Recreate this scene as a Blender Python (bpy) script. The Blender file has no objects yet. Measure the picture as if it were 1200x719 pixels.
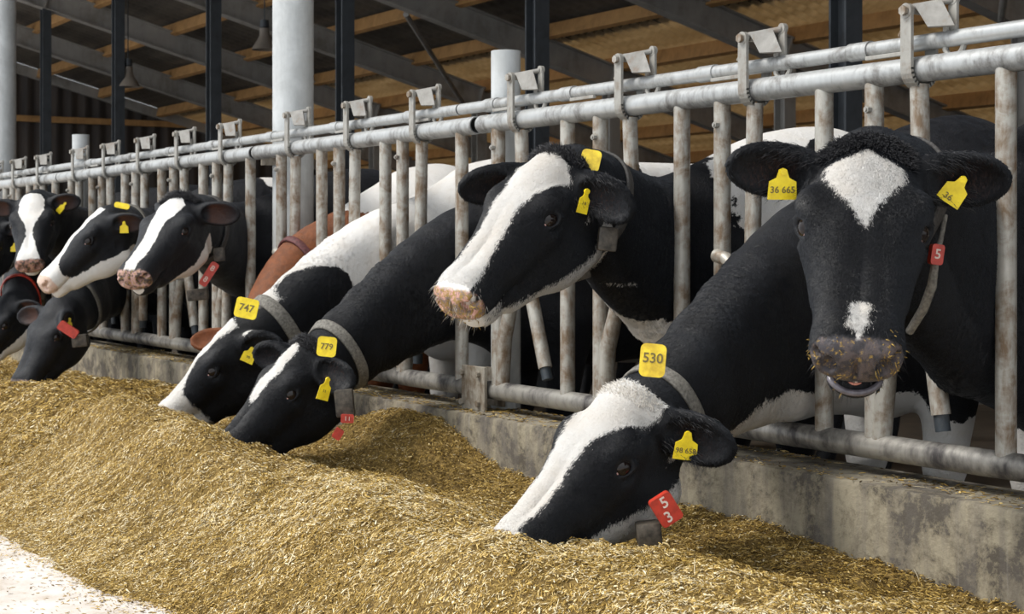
import bpy, bmesh, math, random
import numpy as np
from mathutils import Vector, Matrix

random.seed(7)
rng = np.random.default_rng(11)
C = bpy.context.scene.collection
PI = math.pi

# ------------------------------------------------------------------ camera
CAM = np.array([0.0, -2.81, 0.906])
F_PX = 1900.0
VF = np.array([-0.852, 0.5235, 0.0]); VF /= np.linalg.norm(VF)      # view direction
VR = np.array([VF[1], -VF[0], 0.0])                                   # to the right
VU = np.array([0.0, 0.0, 1.0])
VT = -VF                                                              # towards the camera
cam_d = bpy.data.cameras.new('camera')
cam = bpy.data.objects.new('camera', cam_d); C.objects.link(cam)
cam_d.sensor_width = 36.0
cam_d.lens = 36.0 * F_PX / 1200.0
cam_d.shift_y = -(359.5 - 288.0) / 1200.0
cam_d.clip_end = 300
cam.matrix_world = Matrix([[VR[0], VU[0], VT[0], CAM[0]], [VR[1], VU[1], VT[1], CAM[1]],
                           [VR[2], VU[2], VT[2], CAM[2]], [0, 0, 0, 1]])
bpy.context.scene.camera = cam
cam_d.dof.use_dof = True
cam_d.dof.focus_distance = 4.0
cam_d.dof.aperture_fstop = 11.0

def at(px, py, d):
    """point of the barn that stands d metres in front of the camera on the ray through a pixel"""
    return CAM + VF * d + VR * ((px - 600.0) / F_PX * d) + VU * (-(py - 288.0) / F_PX * d)
def cv(r, u, t):
    """direction given as right / up / towards the camera"""
    v = VR * r + VU * u + VT * t
    return v / np.linalg.norm(v)

# ------------------------------------------------------------------ light
sc = bpy.context.scene
sc.view_settings.view_transform = 'Standard'
sc.view_settings.look = 'None'
sc.view_settings.gamma = 1.0
sc.view_settings.exposure = 0.28
sc.view_settings.use_curve_mapping = False
sc.cycles.use_denoising = True
sc.cycles.max_bounces = 6
W = bpy.data.worlds.new('sky'); sc.world = W; W.use_nodes = True
wn = W.node_tree; wn.nodes.clear()
wo = wn.nodes.new('ShaderNodeOutputWorld'); wb = wn.nodes.new('ShaderNodeBackground')
wr = wn.nodes.new('ShaderNodeValToRGB'); wg = wn.nodes.new('ShaderNodeSeparateXYZ'); wc = wn.nodes.new('ShaderNodeTexCoord')
wn.links.new(wc.outputs['Generated'], wg.inputs[0]); wn.links.new(wg.outputs['Z'], wr.inputs[0])
wr.color_ramp.elements[0].position = 0.0; wr.color_ramp.elements[0].color = (0.62, 0.66, 0.70, 1)
wr.color_ramp.elements[1].position = 0.55; wr.color_ramp.elements[1].color = (0.92, 0.96, 1.0, 1)
wn.links.new(wr.outputs[0], wb.inputs[0]); wb.inputs[1].default_value = 1.25
wn.links.new(wb.outputs[0], wo.inputs[0])
def sun(name, el, az, energy, ang, col=(1, .96, .9)):
    l = bpy.data.lights.new(name, 'SUN'); l.energy = energy; l.angle = math.radians(ang); l.color = col
    o = bpy.data.objects.new(name, l); C.objects.link(o)
    d = Vector((math.cos(el) * math.cos(az), math.cos(el) * math.sin(az), math.sin(el)))   # towards the sun
    o.rotation_euler = d.to_track_quat('Z', 'Y').to_euler()
sun('hazy_sun', math.radians(52), math.radians(-112), 2.6, 16)

# ------------------------------------------------------------------ helpers
def tag(o, label=None, cat=None, group=None, kind=None):
    if label: o['label'] = label
    if cat: o['category'] = cat
    if group: o['group'] = group
    if kind: o['kind'] = kind
    return o
def empty(name, loc=(0, 0, 0), label=None, cat=None, group=None, kind=None):
    o = bpy.data.objects.new(name, None); C.objects.link(o); o.location = tuple(loc); o.empty_display_size = .1
    return tag(o, label, cat, group, kind)
def link_mesh(name, me, mat, parent=None, smooth=True):
    o = bpy.data.objects.new(name, me); C.objects.link(o)
    if mat is not None:
        for m in (mat if isinstance(mat, (list, tuple)) else [mat]): me.materials.append(m)
    if smooth: me.shade_smooth()
    if parent is not None:
        o.parent = parent
        off = parent.location if parent.parent is None else Vector((0, 0, 0))     # meshes are written in world metres
        o.matrix_parent_inverse = Matrix.Translation(-off)
    return o
def np_mesh(name, V, Fc, mat, parent=None, smooth=True):
    V = np.ascontiguousarray(V, dtype=np.float32); Fc = np.ascontiguousarray(Fc, dtype=np.int32)
    me = bpy.data.meshes.new(name)
    n = Fc.shape[1]
    me.vertices.add(len(V)); me.vertices.foreach_set('co', V.ravel())
    me.loops.add(Fc.size); me.loops.foreach_set('vertex_index', Fc.ravel())
    me.polygons.add(len(Fc))
    me.polygons.foreach_set('loop_start', np.arange(0, Fc.size, n, dtype=np.int32))
    me.polygons.foreach_set('loop_total', np.full(len(Fc), n, dtype=np.int32))
    me.update(calc_edges=True)
    return link_mesh(name, me, mat, parent, smooth)
def attr(o, name, vals):
    a = o.data.attributes.new(name, 'FLOAT', 'POINT'); a.data.foreach_set('value', np.ascontiguousarray(vals, dtype=np.float32))

class MB:
    """collects boxes, tubes and plates into one mesh"""
    def __init__(s): s.bm = bmesh.new()
    def box(s, c, size, R=None, bev=0.0):
        R = np.eye(3) if R is None else np.asarray(R)
        vs = []
        for dx in (-.5, .5):
            for dy in (-.5, .5):
                for dz in (-.5, .5):
                    vs.append(s.bm.verts.new(tuple(np.asarray(c) + R @ (np.array([dx, dy, dz]) * size))))
        fs = [s.bm.faces.new([vs[i] for i in f]) for f in ((0, 1, 3, 2), (4, 6, 7, 5), (0, 4, 5, 1), (2, 3, 7, 6), (0, 2, 6, 4), (1, 5, 7, 3))]
        if bev > 0:
            es = list({e for f in fs for e in f.edges})
            bmesh.ops.bevel(s.bm, geom=es, offset=bev, segments=2, affect='EDGES', profile=.6)
        return s
    def tube(s, pts, r, n=16, cap=True, wall=0.0):
        """round tube along a polyline; r a number or one per point; wall > 0 leaves the ends open and hollow"""
        pts = [Vector(tuple(p)) for p in pts]
        rs = [r] * len(pts) if not hasattr(r, '__len__') else list(r)
        T = []
        for i in range(len(pts)):
            a = pts[max(i - 1, 0)]; b = pts[min(i + 1, len(pts) - 1)]; T.append((b - a).normalized())
        ref = Vector((0, 0, 1)) if abs(T[0].z) < .9 else Vector((1, 0, 0))
        rings = []
        u = (ref - T[0] * ref.dot(T[0])).normalized()
        for p, t, rr in zip(pts, T, rs):
            u = (u - t * u.dot(t)).normalized(); v = t.cross(u)
            rings.append([s.bm.verts.new(p + (u * math.cos(2 * PI * k / n) + v * math.sin(2 * PI * k / n)) * rr) for k in range(n)])
        for A, B in zip(rings[:-1], rings[1:]):
            for k in range(n): s.bm.faces.new((A[k], A[(k + 1) % n], B[(k + 1) % n], B[k]))
        if wall > 0:
            for ring, p, t, rr, sg in ((rings[0], pts[0], T[0], rs[0], 1), (rings[-1], pts[-1], T[-1], rs[-1], -1)):
                inn = [s.bm.verts.new(p + (vv.co - p) * (1 - wall / rr)) for vv in ring]
                dp = [s.bm.verts.new(vv.co + t * sg * .12) for vv in inn]
                for k in range(n):
                    q = (ring[k], ring[(k + 1) % n], inn[(k + 1) % n], inn[k]); q2 = (inn[k], inn[(k + 1) % n], dp[(k + 1) % n], dp[k])
                    s.bm.faces.new(q if sg < 0 else q[::-1]); s.bm.faces.new(q2 if sg < 0 else q2[::-1])
                s.bm.faces.new(dp if sg < 0 else dp[::-1])
        elif cap:
            s.bm.faces.new(rings[0][::-1]); s.bm.faces.new(rings[-1])
        return s
    def prism(s, outline, c, U, V, N, th):
        """outline (u, v) extruded along N by th"""
        c = Vector(tuple(c)); U = Vector(tuple(U)); V = Vector(tuple(V)); N = Vector(tuple(N))
        a = [s.bm.verts.new(c + U * x + V * y - N * th / 2) for x, y in outline]
        b = [s.bm.verts.new(c + U * x + V * y + N * th / 2) for x, y in outline]
        n = len(a)
        s.bm.faces.new(a[::-1]); s.bm.faces.new(b)
        for k in range(n): s.bm.faces.new((a[k], a[(k + 1) % n], b[(k + 1) % n], b[k]))
        return s
    def lathe(s, prof, c, n=20):
        rings = []
        for r, z in prof:
            rings.append([s.bm.verts.new((c[0] + r * math.cos(2 * PI * k / n), c[1] + r * math.sin(2 * PI * k / n), c[2] + z)) for k in range(n)])
        for A, B in zip(rings[:-1], rings[1:]):
            for k in range(n): s.bm.faces.new((A[k], A[(k + 1) % n], B[(k + 1) % n], B[k]))
        return s
    def build(s, name, mat, parent=None, smooth=False, angle=35):
        bmesh.ops.recalc_face_normals(s.bm, faces=s.bm.faces)
        me = bpy.data.meshes.new(name); s.bm.to_mesh(me); s.bm.free()
        o = link_mesh(name, me, mat, parent, smooth)
        if smooth:
            me.set_sharp_from_angle(angle=math.radians(angle))
        return o

# ------------------------------------------------------------------ noise
def vnoise(P, seed=0):
    P = np.asarray(P, dtype=np.float64); I = np.floor(P).astype(np.int64); f = P - I; f = f * f * (3 - 2 * f)
    out = 0
    D = P.shape[1]
    for c in range(2 ** D):
        h = np.full(len(P), 1013 * seed + 374761393, dtype=np.int64); w = np.ones(len(P))
        for k in range(D):
            b = (c >> k) & 1
            h = (h ^ ((I[:, k] + b) * (73856093, 19349663, 83492791)[k])) * 1274126177 & 0xffffffff
            w = w * (f[:, k] if b else 1 - f[:, k])
        h = (h ^ (h >> 13)) * 1103515245 & 0xffffffff
        h = h ^ (h >> 16)
        out = out + w * ((h & 0xffff) / 65535.0)
    return out * 2 - 1
def fbm(P, o=4, seed=0):
    s = 0; a = 1
    for k in range(o): s = s + a * vnoise(P * 2 ** k, seed + k); a *= .5
    return s

# ------------------------------------------------------------------ materials
def mat(name):
    m = bpy.data.materials.new(name); m.use_nodes = True
    nt = m.node_tree; b = nt.nodes['Principled BSDF']
    return m, nt, b
def N(nt, t, **kw):
    n = nt.nodes.new(t)
    for k, v in kw.items():
        if k in ('operation', 'blend_type', 'data_type', 'attribute_name', 'noise_dimensions', 'musgrave_type', 'wave_type', 'bands_direction', 'interpolation_type', 'feature'): setattr(n, k, v)
        else: n.inputs[k.replace('_', ' ')].default_value = v
    return n
def ramp(nt, src, stops):
    r = nt.nodes.new('ShaderNodeValToRGB'); e = r.color_ramp.elements
    while len(e) < len(stops): e.new(.5)
    for el, (p, c) in zip(e, stops): el.position = p; el.color = (*c, 1) if len(c) == 3 else c
    nt.links.new(src, r.inputs[0]); return r.outputs[0]
def coords(nt, kind='Object', scale=None):
    tc = nt.nodes.new('ShaderNodeTexCoord'); o = tc.outputs[kind]
    if scale:
        mp = nt.nodes.new('ShaderNodeMapping'); mp.inputs['Scale'].default_value = scale
        nt.links.new(o, mp.inputs[0]); o = mp.outputs[0]
    return o
def geo_pos(nt, scale=None):
    g = nt.nodes.new('ShaderNodeNewGeometry'); o = g.outputs['Position']
    if scale:
        mp = nt.nodes.new('ShaderNodeMapping'); mp.inputs['Scale'].default_value = scale
        nt.links.new(o, mp.inputs[0]); o = mp.outputs[0]
    return o
def noise(nt, vec, scale, detail=4, rough=.6, dist=0.0):
    n = nt.nodes.new('ShaderNodeTexNoise'); n.inputs['Scale'].default_value = scale; n.inputs['Detail'].default_value = detail
    n.inputs['Roughness'].default_value = rough; n.inputs['Distortion'].default_value = dist
    nt.links.new(vec, n.inputs['Vector']); return n.outputs['Fac']
def bump(nt, b, h, strength=.3, dist=.002):
    n = nt.nodes.new('ShaderNodeBump'); n.inputs['Strength'].default_value = strength; n.inputs['Distance'].default_value = dist
    nt.links.new(h, n.inputs['Height']); nt.links.new(n.outputs[0], b.inputs['Normal']); return n
def mix(nt, fac, a, b, mode='MIX'):
    n = nt.nodes.new('ShaderNodeMix'); n.data_type = 'RGBA'; n.blend_type = mode
    for s, v in ((n.inputs[0], fac), (n.inputs[6], a), (n.inputs[7], b)):
        if isinstance(v, (int, float)): s.default_value = v
        elif isinstance(v, tuple): s.default_value = (*v, 1) if len(v) == 3 else v
        else: nt.links.new(v, s)
    return n.outputs[2]
def math_(nt, op, a, b=None, c=None, clamp=False):
    n = nt.nodes.new('ShaderNodeMath'); n.operation = op; n.use_clamp = clamp
    for i, v in enumerate((a, b, c)):
        if v is None: continue
        if isinstance(v, (int, float)): n.inputs[i].default_value = v
        else: nt.links.new(v, n.inputs[i])
    return n.outputs[0]

def steel(name, base, dirt, rough=.45, metal=.65, dirt_amt=.5, scale=9):
    m, nt, b = mat(name)
    p = geo_pos(nt)
    n1 = noise(nt, p, scale, 6, .65, .4); n2 = noise(nt, geo_pos(nt, (1, 1, .25)), scale * 6, 3, .6)
    f = math_(nt, 'MULTIPLY', math_(nt, 'ADD', math_(nt, 'MULTIPLY', n1, .7), math_(nt, 'MULTIPLY', n2, .3)), 1.0)
    lo = .62 - .25 * dirt_amt
    col = ramp(nt, f, [(lo - .16, base), (lo + .03, tuple(x * .82 for x in base)), (lo + .2, dirt)])
    nt.links.new(col, b.inputs['Base Color'])
    b.inputs['Metallic'].default_value = metal
    r = ramp(nt, n1, [(.3, (rough - .1,) * 3), (.7, (rough + .2,) * 3)]); nt.links.new(r, b.inputs['Roughness'])
    bump(nt, b, n2, .25, .0015)
    return m
M = {}
M['galv'] = steel('galvanised_steel', (.55, .56, .555), (.13, .12, .11), .42, .5, .62)
M['galv_worn'] = steel('worn_galvanised_steel', (.52, .50, .45), (.20, .14, .09), .5, .35, .85, 14)
M['galv_post'] = steel('galvanised_column', (.60, .62, .62), (.42, .44, .44), .45, .15, .3, 7)
M['rail_low'] = steel('soiled_bottom_rail', (.42, .40, .36), (.06, .055, .055), .42, .4, .9, 6)
M['plate'] = steel('dull_steel_plate', (.40, .385, .35), (.22, .17, .13), .5, .3, .5, 20)
M['latch'] = steel('grey_latch_sheet', (.27, .26, .24), (.20, .14, .10), .65, .0, .5, 20)
M['clamp'] = steel('soiled_clamp_plate', (.42, .39, .33), (.17, .13, .09), .6, .2, .9, 14)
M['dark_steel'] = steel('dark_painted_steel', (.055, .062, .07), (.03, .03, .032), .5, .2, .5, 5)
M['rafter'] = steel('grey_steel_rafter', (.42, .40, .37), (.22, .20, .17), .6, .2, .6, 2)
M['purlin'] = steel('timber_purlin', (.55, .30, .11), (.30, .16, .06), .7, 0, .6, 4)
M['rubber'] = steel('black_rubber', (.03, .04, .05), (.06, .06, .06), .5, 0, .5, 20)

m, nt, b = mat('roof_sheet')                     # profiled sheeting seen from below, older boards towards the middle
w = nt.nodes.new('ShaderNodeTexNoise'); w.inputs['Scale'].default_value = .5; nt.links.new(geo_pos(nt), w.inputs['Vector'])
sx = nt.nodes.new('ShaderNodeSeparateXYZ'); nt.links.new(geo_pos(nt), sx.inputs[0])
c1 = ramp(nt, noise(nt, geo_pos(nt, (.3, 3, 1)), 2.2, 4, .6), [(.35, (.115, .10, .08)), (.65, (.06, .052, .045))])
nt.links.new(c1, b.inputs['Base Color']); b.inputs['Roughness'].default_value = .75
M['roof'] = m
m, nt, b = mat('daylight_tinted_roof_sheet')  # daylight on the low roof put into tan colour and added translucency
c1 = ramp(nt, noise(nt, geo_pos(nt, (.4, 4, 1)), 2.2, 4, .6), [(.35, (.62, .50, .33)), (.65, (.46, .35, .21))])
nt.links.new(c1, b.inputs['Base Color']); b.inputs['Roughness'].default_value = .6
tr = nt.nodes.new('ShaderNodeBsdfTranslucent'); nt.links.new(c1, tr.inputs[0])
mx = nt.nodes.new('ShaderNodeMixShader'); mx.inputs[0].default_value = .40
nt.links.new(b.outputs[0], mx.inputs[1]); nt.links.new(tr.outputs[0], mx.inputs[2]); nt.links.new(mx.outputs[0], nt.nodes['Material Output'].inputs[0])
M['roof_lit'] = m
m, nt, b = mat('brown_wall_sheet')
c1 = ramp(nt, noise(nt, geo_pos(nt, (1, 3, .3)), 2.2, 4, .6), [(.35, (.075, .058, .047)), (.65, (.04, .033, .03))])
nt.links.new(c1, b.inputs['Base Color']); b.inputs['Roughness'].default_value = .7
M['wall'] = m

m, nt, b = mat('kerb_concrete')
p = geo_pos(nt)
n1 = noise(nt, p, 7, 10, .78, .2); n2 = noise(nt, geo_pos(nt, (6, 6, .8)), 3, 5, .6); n3 = noise(nt, p, 90, 4, .6)
c = ramp(nt, n1, [(.43, (.32, .28, .20)), (.51, (.21, .18, .125)), (.56, (.085, .072, .055))])
c = mix(nt, ramp(nt, n2, [(.42, (0, 0, 0)), (.68, (.85, .85, .85))]), c, (.13, .115, .10))
st = noise(nt, geo_pos(nt, (16, 16, .5)), 1.6, 3, .5)
c = mix(nt, ramp(nt, st, [(.66, (0, 0, 0)), (.74, (.5, .5, .5))]), c, (.52, .49, .44))
nt.links.new(c, b.inputs['Base Color']); b.inputs['Roughness'].default_value = .8
bump(nt, b, math_(nt, 'ADD', math_(nt, 'MULTIPLY', n1, 1.5), math_(nt, 'MULTIPLY', n3, .5)), .6, .006)
M['kerb'] = m
m, nt, b = mat('pale_concrete_floor')
p = geo_pos(nt); n1 = noise(nt, p, 6, 8, .7); n2 = noise(nt, p, 160, 3, .6)
c = ramp(nt, n1, [(.38, (.74, .70, .67)), (.56, (.62, .56, .50)), (.68, (.42, .34, .25))])
nt.links.new(c, b.inputs['Base Color']); b.inputs['Roughness'].default_value = .85
bump(nt, b, math_(nt, 'ADD', n1, math_(nt, 'MULTIPLY', n2, .4)), .5, .004)
M['floor'] = m
m, nt, b = mat('dirty_stall_floor')
c = ramp(nt, noise(nt, geo_pos(nt), 4, 6, .7), [(.35, (.10, .08, .06)), (.65, (.045, .038, .03))])
nt.links.new(c, b.inputs['Base Color']); b.inputs['Roughness'].default_value = .6
M['stall_floor'] = m

def feed_mat(name, stops, bump_s=.0):
    m, nt, b = mat(name)
    a = nt.nodes.new('ShaderNodeAttribute'); a.attribute_name = 'tone'
    c = ramp(nt, a.outputs['Fac'], stops)
    nt.links.new(c, b.inputs['Base Color']); b.inputs['Roughness'].default_value = .65
    b.inputs['Specular IOR Level'].default_value = .25
    return m
M['straw'] = feed_mat('chopped_straw', [(0, (.07, .04, .008)), (.2, (.19, .115, .022)), (.42, (.42, .27, .06)), (.62, (.64, .44, .13)), (.82, (.80, .60, .25)), (1, (.95, .84, .58))])
m, nt, b = mat('feed_bed')
p = geo_pos(nt); n1 = noise(nt, p, 60, 6, .75); n2 = noise(nt, p, 260, 3, .7)
c = ramp(nt, n1, [(.32, (.08, .048, .012)), (.5, (.24, .15, .035)), (.68, (.50, .34, .11))])
nt.links.new(c, b.inputs['Base Color']); b.inputs['Roughness'].default_value = .9
bump(nt, b, math_(nt, 'ADD', n1, math_(nt, 'MULTIPLY', n2, .5)), 1.0, .012)
M['feed'] = m

def plain(name, col, rough=.5, metal=0.0, spec=.5, var=.12, scale=60, coat=0):
    m, nt, b = mat(name)
    f = noise(nt, coords(nt), scale, 4, .6)
    c = ramp(nt, f, [(.3, tuple(min(1, x * (1 + var)) for x in col)), (.7, tuple(x * (1 - var) for x in col))])
    nt.links.new(c, b.inputs['Base Color']); b.inputs['Roughness'].default_value = rough
    b.inputs['Metallic'].default_value = metal; b.inputs['Specular IOR Level'].default_value = spec
    b.inputs['Coat Weight'].default_value = coat
    bump(nt, b, f, .15, .001)
    return m
M['yellow'] = plain('yellow_plastic', (.90, .66, .015), .4, var=.18, scale=40)
M['yellow_worn'] = plain('worn_yellow_plastic', (.86, .56, .03), .45, var=.35, scale=35)
M['ink'] = plain('dark_print', (.16, .12, .03), .5)
M['red'] = plain('red_plastic', (.52, .045, .025), .4, var=.25, scale=50)
M['white_ink'] = plain('pale_print', (.75, .62, .55), .5)
M['strap'] = plain('dark_webbing', (.055, .052, .05), .75, var=.5, scale=160)
M['maroon'] = plain('maroon_webbing', (.10, .03, .03), .7, var=.6, scale=90)
M['grey_strap'] = plain('soiled_grey_webbing', (.17, .16, .14), .8, var=.5, scale=120)
M['weight'] = plain('muddy_black_plastic', (.06, .05, .038), .55, var=.9, scale=45)
M['lamp'] = plain('enamelled_lamp', (.20, .17, .14), .4, var=.2, scale=8)
m, nt, b = mat('eyeball')
b.inputs['Base Color'].default_value = (.012, .008, .007, 1); b.inputs['Roughness'].default_value = .07
b.inputs['Specular IOR Level'].default_value = .3; b.inputs['Coat Weight'].default_value = .12; b.inputs['Coat Roughness'].default_value = .03
M['eye'] = m
m, nt, b = mat('eye_corner')
b.inputs['Base Color'].default_value = (.50, .30, .27, 1); b.inputs['Roughness'].default_value = .25
M['eye_corner'] = m

def coat_mat(name, dark=(.0036, .0042, .0062), nose_a=(.05, .045, .045), nose_b=(.10, .08, .075), feed=0.4, white=(.76, .745, .72)):
    """short fur: dark and white areas split by the 'coat' attribute, bare nose skin by 'nose', ear lining by 'ear'"""
    m, nt, b = mat(name)
    p = geo_pos(nt)
    def at_(n):
        a = nt.nodes.new('ShaderNodeAttribute'); a.attribute_name = n; return a.outputs['Fac']
    n_small = noise(nt, p, 170, 4, .7); n_mid = noise(nt, p, 34, 4, .65); n_big = noise(nt, p, 7, 3, .6)
    j = math_(nt, 'ADD', math_(nt, 'MULTIPLY', math_(nt, 'SUBTRACT', n_small, .5), .010), math_(nt, 'MULTIPLY', math_(nt, 'SUBTRACT', n_mid, .5), .028))
    f = math_(nt, 'ADD', at_('coat'), j)
    f = math_(nt, 'ADD', math_(nt, 'MULTIPLY', f, 320), .5, clamp=True)
    wcol = mix(nt, ramp(nt, n_big, [(.45, (0, 0, 0)), (.75, (.6, .6, .6))]), white, tuple(x * y for x, y in zip(white, (.93, .86, .78))))
    wcol = mix(nt, ramp(nt, n_mid, [(.5, (0, 0, 0)), (.8, (.25, .25, .25))]), wcol, (.62, .55, .46))
    dcol = mix(nt, ramp(nt, n_mid, [(.35, (0, 0, 0)), (.75, (1, 1, 1))]), dark, tuple(x * 1.9 + .002 for x in dark))
    col = mix(nt, f, dcol, wcol)
    ear = at_('ear')
    earc = mix(nt, n_mid, (.55, .20, .09), (.16, .06, .035))
    col = mix(nt, math_(nt, 'MULTIPLY', ear, .85, clamp=True), col, earc)
    ns = math_(nt, 'ADD', math_(nt, 'MULTIPLY', math_(nt, 'ADD', at_('nose'), math_(nt, 'MULTIPLY', math_(nt, 'SUBTRACT', n_mid, .5), .02)), 120), .5, clamp=True)
    nc = mix(nt, ramp(nt, noise(nt, p, 45, 3, .6), [(.44, (0, 0, 0)), (.54, (1, 1, 1))]), nose_a, nose_b)
    if feed > 0:
        nc = mix(nt, ramp(nt, noise(nt, p, 95, 5, .7), [(.62 - .16 * feed, (0, 0, 0)), (.68 - .12 * feed, (1, 1, 1))]), nc, (.34, .22, .06))
    col = mix(nt, ns, col, nc)
    nt.links.new(col, b.inputs['Base Color'])
    # the hair lies along the body: fine streaks
    hair = noise(nt, geo_pos(nt, (1, 1, .35)), 420, 3, .7)
    hh = math_(nt, 'ADD', math_(nt, 'MULTIPLY', hair, .6), math_(nt, 'MULTIPLY', n_mid, 1.6))
    bump(nt, b, hh, .55, .006)
    rg = mix(nt, ns, ramp(nt, n_mid, [(.3, (.42,) * 3), (.7, (.62,) * 3)]), (.28, .28, .28))
    nt.links.new(rg, b.inputs['Roughness'])
    b.inputs['Specular IOR Level'].default_value = .27
    b.inputs['Sheen Weight'].default_value = .05; b.inputs['Sheen Roughness'].default_value = .4
    b.inputs['Sheen Tint'].default_value = (.75, .85, 1, 1)
    return m
# ================================================================== the barn
TA = 0.27                                   # fall of the roof
def roof_z(y): return 5.0 - TA * y
def grid_surface(name, xs, ys, zf, m, thick, kind='structure', smooth=False):
    X, Y = np.meshgrid(xs, ys, indexing='ij'); Z = zf(X, Y)
    nx, ny = X.shape
    V = np.stack([X, Y, Z], -1).reshape(-1, 3); V2 = V + np.array([0, 0, thick])
    i = np.arange(nx * ny).reshape(nx, ny)
    Q = np.stack([i[:-1, :-1], i[:-1, 1:], i[1:, 1:], i[1:, :-1]], -1).reshape(-1, 4)
    o = np_mesh(name, np.concatenate([V, V2]), np.concatenate([Q, Q[:, ::-1] + nx * ny]), m, None, smooth)
    o['kind'] = kind; return o

# ground
MB().box((-14, -1.9, -.1), (44, 3.6, .2)).build('floor', M['floor'])['kind'] = 'structure'
MB().box((-14, 5.7, -.18), (44, 11.16, .2)).build('floor_stalls', M['stall_floor'])['kind'] = 'structure'
ko = MB().box((-9.2, 0, .125), (16.6, .24, .45), bev=.012).build('kerb', M['kerb'], smooth=True); ko['kind'] = 'structure'

# roof: corrugated sheeting, the sheets low down over the far bays are made pale and translucent to add light
def corr(X, Y, period, amp): return amp * np.sin(2 * PI * X / period)
xs = np.arange(-27.2, 6, .05)
grid_surface('roof', xs, np.linspace(-.9, 7.1, 2), lambda X, Y: roof_z(Y) + .10 + corr(X, Y, .2, .018), M['roof'], .01)
xs2 = np.arange(-27.2, 6, .04)
grid_surface('roof_lit_sheet', xs2, np.linspace(7.0, 11.1, 2), lambda X, Y: roof_z(Y) + .08 + corr(X, Y, .16, .02), M['roof_lit'], .01)
# walls: far long wall and left gable in upright profiled sheet
def sheet_wall(name, axis, pos, a0, a1, z0, topf, m):
    s = np.arange(a0, a1, .06); off = .02 * np.sign(np.sin(2 * PI * s / .24))
    V = []; 
    for t, o_ in zip(s, off):
        for z in (z0, topf(t)):
            for th in (0, .02):
                V.append((t, pos + o_ + th, z) if axis == 'x' else (pos + o_ - th, t, z))
    V = np.array(V); n = len(s); i = np.arange(n - 1) * 4
    Q = np.concatenate([np.stack([i, i + 4, i + 6, i + 2], -1), np.stack([i + 1, i + 3, i + 7, i + 5], -1)])
    o = np_mesh(name, V, Q, m, None, False); o['kind'] = 'structure'; return o
sheet_wall('wall_far', 'x', 11.0, -27.1, 6, -.1, lambda t: roof_z(11.0) + .02, M['wall'])
sheet_wall('wall_gable', 'y', -27.0, -.8, 11.0, -.1, lambda t: roof_z(t) + .05, M['wall'])
g = MB(); g.box((-26.9, 5.1, 3.0), (.08, 11.6, .1)); o = g.build('trim_1', M['purlin']); o['kind'] = 'structure'
ang = math.atan(TA); Rs = np.array([[1, 0, 0], [0, math.cos(ang), math.sin(ang)], [0, -math.sin(ang), math.cos(ang)]])
o = MB().box((-26.9, 5.1, roof_z(5.1) - .05), (.1, 12.3, .16), Rs).build('trim_2', M['rafter']); o['kind'] = 'structure'

BAYS = [-6.05 - 2.88 * k for k in range(-2, 7)]
for k, x in enumerate(BAYS):
    g = MB()      # I-section rafter
    L = 12.4; yc = 5.1; zc = roof_z(yc) - .21
    g.box((x, yc, zc), (.014, L, .26), Rs)
    for s in (-1, 1):
        c = np.array([x, yc, zc]) + Rs @ np.array([0, 0, s * .13]); g.box(c, (.14, L, .016), Rs)
    for yy in (2.87, 7.5):
        g.box((x, yy, roof_z(yy) - .21), (.15, .02, .28), Rs)
    g.build('roof_rafter', M['rafter'])['kind'] = 'structure'
    for yy, wd in ((2.87, .11), (7.5, .14)):
        g = MB(); zt = roof_z(yy) - .34; h = zt + .08
        g.box((x, yy, zt - h / 2), (wd, .012, h)); g.box((x - wd / 2, yy, zt - h / 2), (.014, wd, h)); g.box((x + wd / 2, yy, zt - h / 2), (.014, wd, h))
        g.box((x, yy, -.07), (.24, .24, .03))
        g.build('steel_stanchion', M['dark_steel'] if yy < 5 else M['rafter'])['kind'] = 'structure'
yp = -.55
while yp < 11:
    z = roof_z(yp)
    g = MB().box((-10.6, yp, z - .03), (33.0, .075, .15), Rs)
    g.build('roof_purlin', M['purlin'])['kind'] = 'structure'
    yp += 1.02
# diagonal wind braces under the roof
for x0, x1, y0, y1 in ((-17.6, -14.8, 7.3, 5.0), (-11.9, -9.0, 3.2, 6.6), (-8.9, -6.2, 7.2, 4.4)):
    MB().tube([(x0, y0, roof_z(y0) - .36), (x1, y1, roof_z(y1) - .36)], .03, 10).build('roof_brace', M['rafter'], smooth=True)['kind'] = 'structure'

# round galvanised columns carrying the eave, on the fence line
for i, (x, lab) in enumerate(((-11.81, 'tall thick galvanised round column at the far end of the feed fence'),
                              (-6.72, 'tall thick galvanised round column rising behind the middle of the feed fence'))):
    r = empty('round_column', (x, .165, -.08), lab, 'column', 'tall round galvanised columns')
    MB().tube([(x, .165, -.06), (x, .165, 5.05)], .092, 40).build('column_shaft', M['galv_post'], r, True)
    MB().box((x, .165, -.07), (.3, .3, .02)).build('base_plate', M['clamp'], r)
    g = MB()
    for z in (.42, 1.29):
        g.box((x, .055, z), (.05, .07, .05))
    g.build('rail_bracket', M['clamp'], r)

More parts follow.
